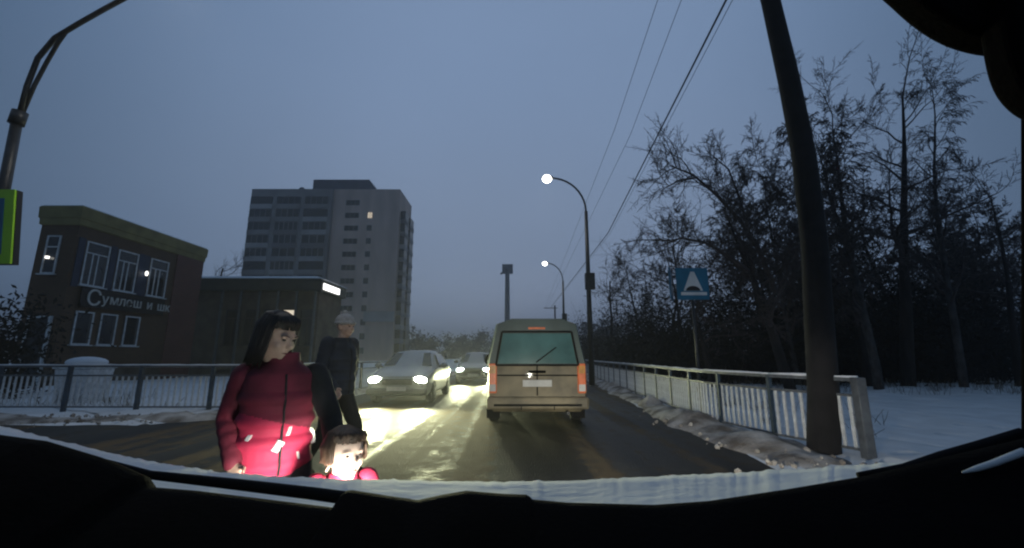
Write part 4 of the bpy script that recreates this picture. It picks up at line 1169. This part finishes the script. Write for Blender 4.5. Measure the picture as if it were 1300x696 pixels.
def person(label, loc, yaw, H, J, cloth, trousers, hair, skin='skin', child=False, voxel=0.007, head_rot=(0, 0, 0), hairstyle='long', sleeve=None, hat=None, group=None, fat=1.0, shade_above=None):
    """J: joints in metres for a 1.70 m body facing -y; scaled to H"""
    k = H / 1.70
    root = empty('person', loc, yaw)
    tag(root, label, 'person', group)
    def s(n): return Vector(J[n]) * k
    hk = k * (1.0 if not child else 1.46)
    hr = Matrix.Rotation(head_rot[2], 3, 'Z') @ Matrix.Rotation(head_rot[0], 3, 'X') @ Matrix.Rotation(head_rot[1], 3, 'Y')
    hc = s('head')
    mb = MB()
    head_shape(mb, hc, hk, hr, child)
    cap_tube(mb, [s('chest') + Vector((0, 0, .06 * k)), hc + hr @ Vector((0, .015, -.06)) * hk], [0.062 * hk, 0.055 * hk])
    # trunk
    pv, ch = s('pelvis'), s('chest')
    mid = pv.lerp(ch, 0.5)
    for c, r in ((pv, (0.148, 0.10, 0.12)), (mid, (0.128, 0.085, 0.16)), (ch - Vector((0, 0, 0.03 * k)), (0.145, 0.085, 0.13))):
        mb.ell(c, tuple(q * k for q in r), 16, 12)
    for sd in ('l', 'r'):
        cap_tube(mb, [s('hip_' + sd), s('knee_' + sd), s('ankle_' + sd)], [0.085 * k, 0.056 * k, 0.040 * k])
        cap_tube(mb, [s('sho_' + sd), s('elb_' + sd), s('wri_' + sd)], [0.046 * k, 0.040 * k, 0.029 * k])
        f = (Vector(J['toe_' + sd]) - Vector(J['ankle_' + sd]))
        a = s('ankle_' + sd); t = s('toe_' + sd)
        cap_tube(mb, [a + Vector((0, 0.02 * k, -0.035 * k)), a.lerp(t, 0.55) + Vector((0, 0, -0.02 * k)), t], [0.045 * k, 0.046 * k, 0.034 * k], 12)
        d = s('wri_' + sd) - s('elb_' + sd)
        thumb = Vector(J.get('thumb_' + sd, (0, -1, 0.2)))
        hand_shape(mb, s('wri_' + sd), d, thumb, k * (1.0 if not child else 1.05), 0.45)
    zc, za, zneck = (pv.z, 0.12 * k, (hc - Vector((0, 0, 0.12 * hk))).z)
    wl, wr_ = s('wri_l'), s('wri_r')
    def cls(c):
        if c.z > zneck - 0.03 * k and (c - hc).length < 0.2 * hk: return 0
        if (c - wl).length < 0.19 * k or (c - wr_).length < 0.19 * k: return 0
        if c.z < za: return 2
        return 1
    body = remeshed('body', mb, voxel, M[skin], root, 4, cls, [M[skin], M[trousers], M['black_rubber']])
    # trousers
    mb = MB()
    mb.ell(pv, (0.178 * k, 0.128 * k, 0.13 * k), 16, 12)
    for sd in ('l', 'r'):
        cap_tube(mb, [s('hip_' + sd), s('knee_' + sd), s('ankle_' + sd).lerp(s('knee_' + sd), 0.06)], [0.102 * k, 0.076 * k, 0.064 * k])
    remeshed('trousers', mb, voxel * 1.3, M[trousers], root, 4)
    # jacket: padded trunk, collar, sleeves
    mb = MB()
    low = pv + Vector((0, 0, -0.10 * k))
    prof = ((0.0, 0.190, 0.140), (0.12, 0.195, 0.145), (0.35, 0.178, 0.135), (0.6, 0.186, 0.140), (0.80, 0.188, 0.136), (0.92, 0.174, 0.120), (0.98, 0.135, 0.102), (1.03, 0.092, 0.092), (1.13, 0.086, 0.088))
    axis = ch + Vector((0, 0, 0.115 * k)) - low
    rings = []
    for t, a, b in prof:
        c = low + axis * t
        rings.append([c + Vector((math.cos(q) * a * k * fat, math.sin(q) * b * k * fat, 0)) for q in [2 * math.pi * i / 26 for i in range(26)]])
    mb.loft(rings)
    for t in (0.10, 0.30, 0.50, 0.70):                      # quilted puffs
        c = low + axis * t
        tor = []
        for q in range(27):
            a = 2 * math.pi * q / 26
            tor.append(c + Vector((math.cos(a) * 0.166 * k * fat, math.sin(a) * 0.118 * k * fat, 0)))
        mb.tube(tor, 0.036 * k, 10, cap=False)
    yz = shade_above * k if shade_above else 99
    jacket = remeshed('jacket', mb, voxel * 1.1, M[cloth], root, 3, lambda c: 1 if c.z > yz - 0.30 * c.x else 0, [M[cloth], M['maroon_shade']])  # upper jacket coloured darker, standing in for shade above the headlight beam
    zp = []
    for i in range(12):
        t = 0.02 + 0.9 * i / 11
        c = low + axis * t
        hit = jacket.ray_cast(c + Vector((0, -1, 0)), Vector((0, 1, 0)))
        if hit[0]: zp.append(hit[1] + Vector((0, -0.002, 0)))
    if len(zp) > 3: MB().tube(zp, 0.006 * k, 6).build('zip', M['black_cloth'], jacket, smooth=True)
    cc = low + axis * 1.05
    hood_pts = [cc + Vector((math.cos(a) * 0.105 * k, math.sin(a) * 0.10 * k + 0.02 * k, (-0.035 + 0.03 * math.sin(a)) * k)) for a in [R(15 + 150 * i / 14) for i in range(15)]]
    MB().tube(hood_pts, [0.022 * k + 0.022 * k * math.sin(math.pi * i / 14) for i in range(15)], 10).build('hood', M['maroon_shade' if shade_above else cloth], jacket, smooth=True)
    for sd in ('l', 'r'):
        mb = MB()
        A, B, C_ = s('sho_' + sd), s('elb_' + sd), s('wri_' + sd)
        cap_tube(mb, [A, B, C_.lerp(B, 0.04)], [0.074 * k * fat, 0.060 * k * fat, 0.046 * k * fat])
        for i in range(1, 4):
            mb.ell(A.lerp(B, i / 4), ((0.077 - 0.004 * i) * k * fat,) * 3, 14, 10); mb.ell(B.lerp(C_, i / 4), ((0.063 - 0.004 * i) * k * fat,) * 3, 14, 10)
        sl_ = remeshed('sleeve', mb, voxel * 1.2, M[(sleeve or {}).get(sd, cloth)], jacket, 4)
    # eyes
    for sx_ in (-1, 1):
        MB().ell(hc + hr @ (Vector((sx_ * 0.031, -0.084, 0.006)) * hk), ((0.0095 if child else 0.0125) * hk, 0.008 * hk, (0.0055 if child else 0.0065) * hk), 12, 8, hr).build('eye', M['eye'], root, smooth=True)
        MB().tube([hc + hr @ (Vector((sx_ * x, y, z)) * hk) for x, y, z in ((0.016, -0.100, 0.026), (0.034, -0.098, 0.032), (0.052, -0.086, 0.027))], [q * hk * (0.45 if child else 0.8) for q in (0.003, 0.0045, 0.002)], 6).build('eyebrow', M[hair], root)
    MB().tube([hc + hr @ (Vector(p) * hk) for p in ((-0.022, -0.090, -0.0625), (0, -0.0955, -0.0625), (0.022, -0.090, -0.0625))], [0.0015 * hk, 0.003 * hk, 0.0015 * hk], 6).build('lips', M['maroon_shade'], root)
    # hair
    mb = MB()
    kk = 1.12 if child else 1.0
    rg = random.Random(int(H * 100))
    def HP(p): return hc + hr @ (Vector(p) * hk)
    if hat is None:
        mb.ell(HP((0, 0.034, 0.048)), tuple(q * hk for q in (0.086 * kk, 0.090 * kk, 0.086 * kk)), 18, 12, hr)
        for i in range(380 if hairstyle == 'long' else 330):   # locks running down from the crown
            az = rg.uniform(-math.pi, math.pi)                  # 0 = back of the head
            front = abs(az) > 2.15
            hx, hy = math.sin(az), math.cos(az)
            if hairstyle == 'long':
                drop = 0.055 + 0.03 * rg.random() if front else -0.17 + 0.05 * rg.random()
            else:
                drop = 0.062 + 0.026 * rg.random() if front else -0.035 + 0.03 * rg.random()
            R1 = 0.090 * kk
            p = [(hx * 0.02, 0.02 + hy * 0.02, 0.130 * (1.06 if child else 1)), (hx * R1 * 0.75, 0.022 + hy * 0.072 * kk, 0.108), (hx * R1 * rg.uniform(0.97, 1.07), 0.018 + hy * 0.104 * kk * rg.uniform(0.96, 1.05), 0.045), (hx * R1 * 1.03, 0.018 + hy * 0.106 * kk, drop * 0.5 if not front else 0.04), (hx * R1 * (1.0 + rg.uniform(-.06, .1)), 0.02 + hy * 0.104 * kk, drop)]
            if front: p = [p[0], (hx * R1 * 0.7, 0.016 + hy * 0.066 * kk, 0.112), (hx * R1 * 0.95, 0.014 + hy * 0.092 * kk, drop + 0.02), (hx * R1 * 1.0, 0.012 + hy * 0.096 * kk, drop)]
            mb.tube([HP(q) for q in p], [q * rg.uniform(0.5, 0.75) * hk for q in (0.011, 0.013, 0.012, 0.010, 0.003)][:len(p)], 5)
        mb.build('hair', M[hair], root, smooth=True)
    else:
        mb.ell(HP((0, 0.014, 0.068)), tuple(q * hk for q in (0.096, 0.108, 0.090)), 20, 12, hr)
        mb.tube([HP((math.sin(a) * 0.091, 0.010 - math.cos(a) * 0.104, 0.045)) for a in [2 * math.pi * i / 24 for i in range(25)]], 0.020 * hk, 8, cap=False)
        mb.ell(HP((0, 0.02, 0.165)), (0.03 * hk,) * 3, 12, 8)
        mb.build('hat', M[hat], root, smooth=True)
    return root, jacket

BASE = dict(pelvis=(0, 0, 0.94), chest=(0, -0.02, 1.27), head=(0, -0.05, 1.575),
            hip_l=(0.09, 0, 0.90), knee_l=(0.10, -0.05, 0.49), ankle_l=(0.10, 0.02, 0.09), toe_l=(0.12, -0.14, 0.035),
            hip_r=(-0.09, 0, 0.90), knee_r=(-0.10, -0.05, 0.49), ankle_r=(-0.10, 0.02, 0.09), toe_r=(-0.12, -0.14, 0.035),
            sho_l=(0.19, 0, 1.39), elb_l=(0.25, 0.02, 1.12), wri_l=(0.26, -0.08, 0.88),
            sho_r=(-0.19, 0, 1.39), elb_r=(-0.25, 0.02, 1.12), wri_r=(-0.26, -0.08, 0.88))
# woman hurrying across, half turned to the car, her left arm round the child
wj = dict(BASE, knee_l=(0.10, -0.18, 0.50), ankle_l=(0.10, -0.20, 0.10), toe_l=(0.12, -0.36, 0.05), knee_r=(-0.10, 0.05, 0.49), ankle_r=(-0.10, 0.28, 0.12), toe_r=(-0.11, 0.14, 0.04),
          head=(-0.055, -0.08, 1.535), chest=(-0.01, -0.04, 1.27), sho_r=(-0.165, 0.02, 1.33), sho_l=(0.165, -0.04, 1.33),
          elb_l=(0.22, -0.19, 1.11), wri_l=(0.20, -0.36, 0.94), elb_r=(-0.21, 0.10, 1.11), wri_r=(-0.19, -0.08, 0.92), thumb_l=(-0.6, -0.4, 0.6), thumb_r=(0.6, -0.4, 0.6))
woman, wjk = person('woman in a red jacket with dark hair crossing right in front of the car', (-1.135, 2.14, 0), R(40), 1.54, wj, 'red_cloth', 'black_cloth', 'hair_dark', hairstyle='long', head_rot=(R(18), 0, R(30)), sleeve={'l': 'black_cloth', 'r': 'maroon_shade'}, fat=0.95, shade_above=1.10)  # right sleeve takes the same shade-darkened red as the upper jacket
# child beside her, only head and shoulder above the hood
cj = dict(BASE, head=(0, -0.06, 1.52), chest=(0, -0.02, 1.22), sho_l=(0.18, 0, 1.32), sho_r=(-0.18, 0, 1.32), elb_r=(-0.27, 0.03, 1.08), wri_r=(-0.27, -0.14, 0.92),
          knee_l=(0.10, -0.14, 0.50), ankle_l=(0.10, -0.12, 0.10), toe_l=(0.12, -0.29, 0.05), ankle_r=(-0.10, 0.18, 0.11), toe_r=(-0.11, 0.03, 0.04))
child, cjk = person('small child with brown hair and pale lit face beside the woman in red', (-0.735, 1.97, 0), R(30), 0.985, cj, 'red_cloth', 'black_cloth', 'hair_brown', skin='skin_pale', child=True, voxel=0.005, hairstyle='short', head_rot=(R(-2), 0, R(16)), fat=1.15)
# man in navy walking behind them
mj = dict(BASE, knee_l=(0.10, -0.20, 0.50), ankle_l=(0.10, -0.24, 0.09), toe_l=(0.12, -0.40, 0.045), knee_r=(-0.10, 0.04, 0.49), ankle_r=(-0.10, 0.30, 0.13), toe_r=(-0.11, 0.16, 0.05), wri_l=(0.26, 0.06, 0.88), wri_r=(-0.26, -0.2, 0.92))
man, mjk = person('man in a dark navy coat and pale knitted hat walking behind the woman', (-2.0, 5.0, 0), R(70), 1.76, mj, 'navy_cloth', 'black_cloth', 'hair_dark', hat='knit_pale', voxel=0.009, fat=1.1)

# backpack on the woman's back
bp = empty('backpack', (-1.155, 2.13, 0), R(40))
tag(bp, 'black backpack on the back of the woman in red', 'backpack')
k_ = 1.56 / 1.7
mb = MB()
mb.loft([[(math.cos(a) * w * k_, (0.235 + math.sin(a) * d) * k_, z * k_) for a in [2 * math.pi * i / 18 for i in range(18)]] for z, w, d in ((0.93, 0.12, 0.06), (0.96, 0.155, 0.10), (1.15, 0.16, 0.115), (1.30, 0.15, 0.10), (1.40, 0.11, 0.06))])
mb.build('bag_body', M['black_cloth'], bp, smooth=True)
MB().ell((0, 0.335 * k_, 1.06 * k_), (0.11 * k_, 0.045 * k_, 0.09 * k_)).build('front_pocket', M['navy_cloth'], bp, smooth=True)
MB().tube([(-0.03, 0.24 * k_, 1.38 * k_), (0, 0.25 * k_, 1.43 * k_), (0.03, 0.24 * k_, 1.38 * k_)], 0.008).build('handle', M['black_rubber'], bp)

# reflective tapes sewn on the jacket: found on its real surface
bpy.context.view_layer.update()
def on_surface(objs, px, py):
    best = None
    o0 = Vector((0, 0, CAM_H)); d0 = (at(px, py, 1.0) - o0).normalized()
    for o in objs:
        mw = o.matrix_world; inv = mw.inverted()
        hit, loc, nn, _ = o.ray_cast(inv @ o0, (inv.to_3x3() @ d0).normalized())
        if hit:
            w = mw @ loc
            if best is None or (w - o0).length < best[3]: best = (w, (mw.to_3x3() @ nn).normalized(), o, (w - o0).length)
    return best
jk = [wjk] + [c for c in COL.objects if c.parent == wjk]
for px, py, w, h, lean in ((316, 556, 0.018, 0.055, 22), (353, 567, 0.032, 0.052, 28), (367, 547, 0.015, 0.055, 10), (398, 552, 0.030, 0.075, 4), (378, 578, 0.011, 0.035, -12)):
    hit = on_surface(jk, px, py)
    if not hit: continue
    p, n, o, _ = hit
    upv = Vector((0, 0, 1)); upv = (upv - n * upv.dot(n)).normalized()
    sd = n.cross(upv)
    a = R(lean); u = upv * math.cos(a) + sd * math.sin(a) * -1; v = n.cross(u)
    mb = MB()
    rings = []
    for i in range(7):
        t = -0.5 + i / 6
        c = p + u * h * t - n * (0.5 * (t * t) * h * h / 0.12)
        rings.append([c + v * w / 2 - n * 0.01, c + v * w / 2 + n * 0.004, c - v * w / 2 + n * 0.004, c - v * w / 2 - n * 0.01])
    mb.loft(rings)
    st_ = mb.build('reflective_strip', M['reflective'])
    st_.parent = wjk; st_.matrix_parent_inverse = wjk.matrix_world.inverted()

# ------------------------------------------------------------------ the camera car
car = empty('car', (0, 0.7, 0))
tag(car, 'black dashboard and snow edged hood of the car looking at the road', 'car')
def cr_(p): return Vector(p) - Vector((0, 0.7, 0))
def interp(tab, x):
    for (x0, y0), (x1, y1) in zip(tab[:-1], tab[1:]):
        if x <= x1: return y0 + (y1 - y0) * (max(x, x0) - x0) / (x1 - x0)
    return tab[-1][1]
top_edge = [(-140, 505), (0, 541), (40, 551), (100, 566), (180, 584), (280, 600), (350, 605), (420, 608), (620, 612), (720, 611), (800, 607), (900, 602), (1000, 597), (1100, 590), (1160, 586), (1230, 574), (1300, 556), (1440, 505)]
low_edge = [(-140, 522), (0, 552), (60, 560), (130, 581), (180, 603), (188, 618), (250, 623), (340, 634), (436, 646), (438, 646), (440, 623), (446, 622), (490, 629), (530, 635), (548, 631), (562, 628), (592, 623), (640, 627), (670, 628), (676, 634), (720, 638), (830, 641), (900, 636), (1000, 621), (1100, 604), (1200, 580), (1300, 556.5), (1440, 515)]
def hood_d(px):
    t = abs(px - 640) / 760
    return 1.28 - 0.50 * min(1, t) ** 2
def dash_d(px):
    t = abs(px - 640) / 760
    return 0.55 - 0.10 * min(1, t) ** 2
xs = list(range(-140, 1441, 4))
vs, fs = [], []
for i, x in enumerate(xs):
    yt = interp(top_edge, x) + 1.2 * fbm(x * 0.05, 2.0, 1.0) + max(0, 2.2 * fbm(x * 0.11, 7.0, 1.0)) * -1
    a = at(x, yt, hood_d(x))
    yb = max(interp(low_edge, x) + 22, yt + 26)
    b = at(x, yb, dash_d(x) + 0.12)
    for k in range(9):
        t = k / 8
        p = a.lerp(b, t)
        p.z += 0.005 * fbm(p.x * 3, p.y * 3, 2.0) * math.sin(math.pi * t) - 0.012 * math.sin(math.pi * t)
        vs.append(cr_(p))
    vs.append(cr_(a + Vector((0, 0.012, -0.02)))); vs.append(cr_(a + Vector((0, 0.02, -0.06))))
    nrow = 11
for i in range(len(xs) - 1):
    for k in range(8): fs.append((i * nrow + k, (i + 1) * nrow + k, (i + 1) * nrow + k + 1, i * nrow + k + 1))
    fs.append((i * nrow, i * nrow + 9, (i + 1) * nrow + 9, (i + 1) * nrow)); fs.append((i * nrow + 9, i * nrow + 10, (i + 1) * nrow + 10, (i + 1) * nrow + 9))
sc_ = MB().add(vs, fs).build('snow_cover', M['snow'], car, smooth=True)
# hood and nose below the snow
hx = 0.84
mb = MB()
rings = []
for y, z, w in ((0.62, 0.90, 0.80), (1.0, 0.915, 0.82), (1.27, 0.89, 0.80), (1.38, 0.84, 0.80), (1.47, 0.74, 0.78), (1.50, 0.60, 0.78), (1.48, 0.40, 0.76), (1.42, 0.28, 0.72)):
    rings.append([(x * w, y - 0.7 - 0.10 * abs(x) ** 3, z - 0.05 * abs(x) ** 3) for x in [-1 + 2 * i / 14 for i in range(15)]])
mb.loft(rings, cap=False, close=False)
hood = mb.build('hood', M['hood_paint'], car, smooth=True)
for s in (-1, 1):
    MB().ell((s * 0.60, 1.45 - 0.7, 0.66), (0.15, 0.06, 0.07)).build('headlight', M['headlamp_far'], car, smooth=True)
    lb = lamp_light('headlight_beam', (s * 0.60, 1.53, 0.66), (s * 0.60 - 0.5 * (s < 0), 4.2, 0.90), 135 if s < 0 else 200, 64, (1.0, 0.96, 0.84), None, 0.95)
    lb.scale = (3.4 if s < 0 else 1.9, 1, 1)
lamp_light('headlight_beam', (0.60, 1.54, 0.66), (0.75, 8.1, 0.75), 380, 30, (1.0, 0.95, 0.78), None, 0.9)
lamp_light('headlight_beam', (0.61, 1.535, 0.66), (3.7, 7.0, 0.12), 430, 34, (1.0, 0.95, 0.82), None, 0.8).scale = (2.4, 1, 1)
# dashboard: top edge as seen, then rolling towards the driver
vs, fs = [], []
for x in xs:
    a = at(x, interp(low_edge, x), dash_d(x))
    row = [a + Vector((0, 0.05, -0.05)), a + Vector((0, 0.012, -0.006)), a, a + Vector((0, -0.02, 0.0)), a + Vector((0, -0.12, -0.03)), a + Vector((0, -0.26, -0.10)), a + Vector((0, -0.34, -0.24))]
    vs += [cr_(p) for p in row]
for i in range(len(xs) - 1):
    for k in range(6): fs.append((i * 7 + k, (i + 1) * 7 + k, (i + 1) * 7 + k + 1, i * 7 + k + 1))
dash = MB().add(vs, fs).build('dashboard', M['black_plastic'], car, smooth=True)
mb = MB().tube([cr_(at(*q)) for q in ((60, 566, 0.60), (130, 588, 0.61), (190, 603, 0.62), (300, 615, 0.63), (400, 627, 0.64), (444, 633, 0.645), (520, 640, 0.65))], [0.004, 0.006, 0.0058, 0.0075, 0.0085, 0.009, 0.007], 8)
wp = mb.build('wiper', M['black_rubber'], car, smooth=True)
MB().tube([cr_(at(*q)) for q in ((1090, 604, 0.53), (1150, 596, 0.53), (1200, 582, 0.52), (1250, 568, 0.51), (1300, 553, 0.50))], [0.004, 0.007, 0.009, 0.009, 0.009], 8).build('wiper', M['black_rubber'], car, smooth=True)
st2 = MB().tube([cr_(at(*q)) for q in ((1222, 600, 0.46), (1240, 595, 0.46), (1262, 588, 0.455), (1300, 573, 0.45))], [0.001, 0.0028, 0.0032, 0.0035], 8).build('snow_strip', M['snow'], car, smooth=True)
# rear view mirror, seen as a black shape at the upper right
def slab(poly, d, th, name, bevel, m='black_plastic'):
    f = [at(x, y, d) for x, y in poly]; b = [at(x, y, d) + Vector((0, -th, 0)) for x, y in poly]
    n = len(poly)
    mb = MB().add([cr_(p) for p in f + b], [tuple(range(n)), tuple(range(n, 2 * n))[::-1]] + [(i, (i + 1) % n, n + (i + 1) % n, n + i) for i in range(n)])
    return mb.build(name, M[m], car, bevel=bevel, seg=4)
def smooth_poly(pts, it=2):
    for _ in range(it):
        q = []
        for a, b in zip(pts, pts[1:] + pts[:1]):
            q += [(a[0] * .75 + b[0] * .25, a[1] * .75 + b[1] * .25), (a[0] * .25 + b[0] * .75, a[1] * .25 + b[1] * .75)]
        pts = q
    return pts
slab(smooth_poly([(1095, -14), (1120, 6), (1150, 34), (1180, 55), (1212, 69), (1252, 77), (1330, 80), (1350, -60), (1200, -60)], 2), 0.40, 0.03, 'rear_view_mirror', 0.008)
slab(smooth_poly([(1236, 30), (1243, 78), (1250, 108), (1262, 132), (1284, 153), (1310, 163), (1360, 150), (1360, -40), (1250, -40)], 2), 0.38, 0.03, 'mirror_mount', 0.008)
slab([(1293.5, -60), (1293.5, 720), (1400, 720), (1400, -60)], 0.50, 0.06, 'windscreen_pillar', 0.004)

# ------------------------------------------------------------------ winter haze
hm = bpy.data.materials.new('haze'); hm.use_nodes = True
t = hm.node_tree; t.nodes.clear()
ho = t.nodes.new('ShaderNodeOutputMaterial'); pv_ = t.nodes.new('ShaderNodeVolumePrincipled')
pv_.inputs['Color'].default_value = (0.86, 0.88, 0.92, 1); pv_.inputs['Density'].default_value = 0.0019; pv_.inputs['Anisotropy'].default_value = 0.5
t.links.new(pv_.outputs[0], ho.inputs['Volume'])
tag(MB().box(-3200, 3200, -3200, 3200, -1.0, 60.0).build('haze', hm), kind='stuff')
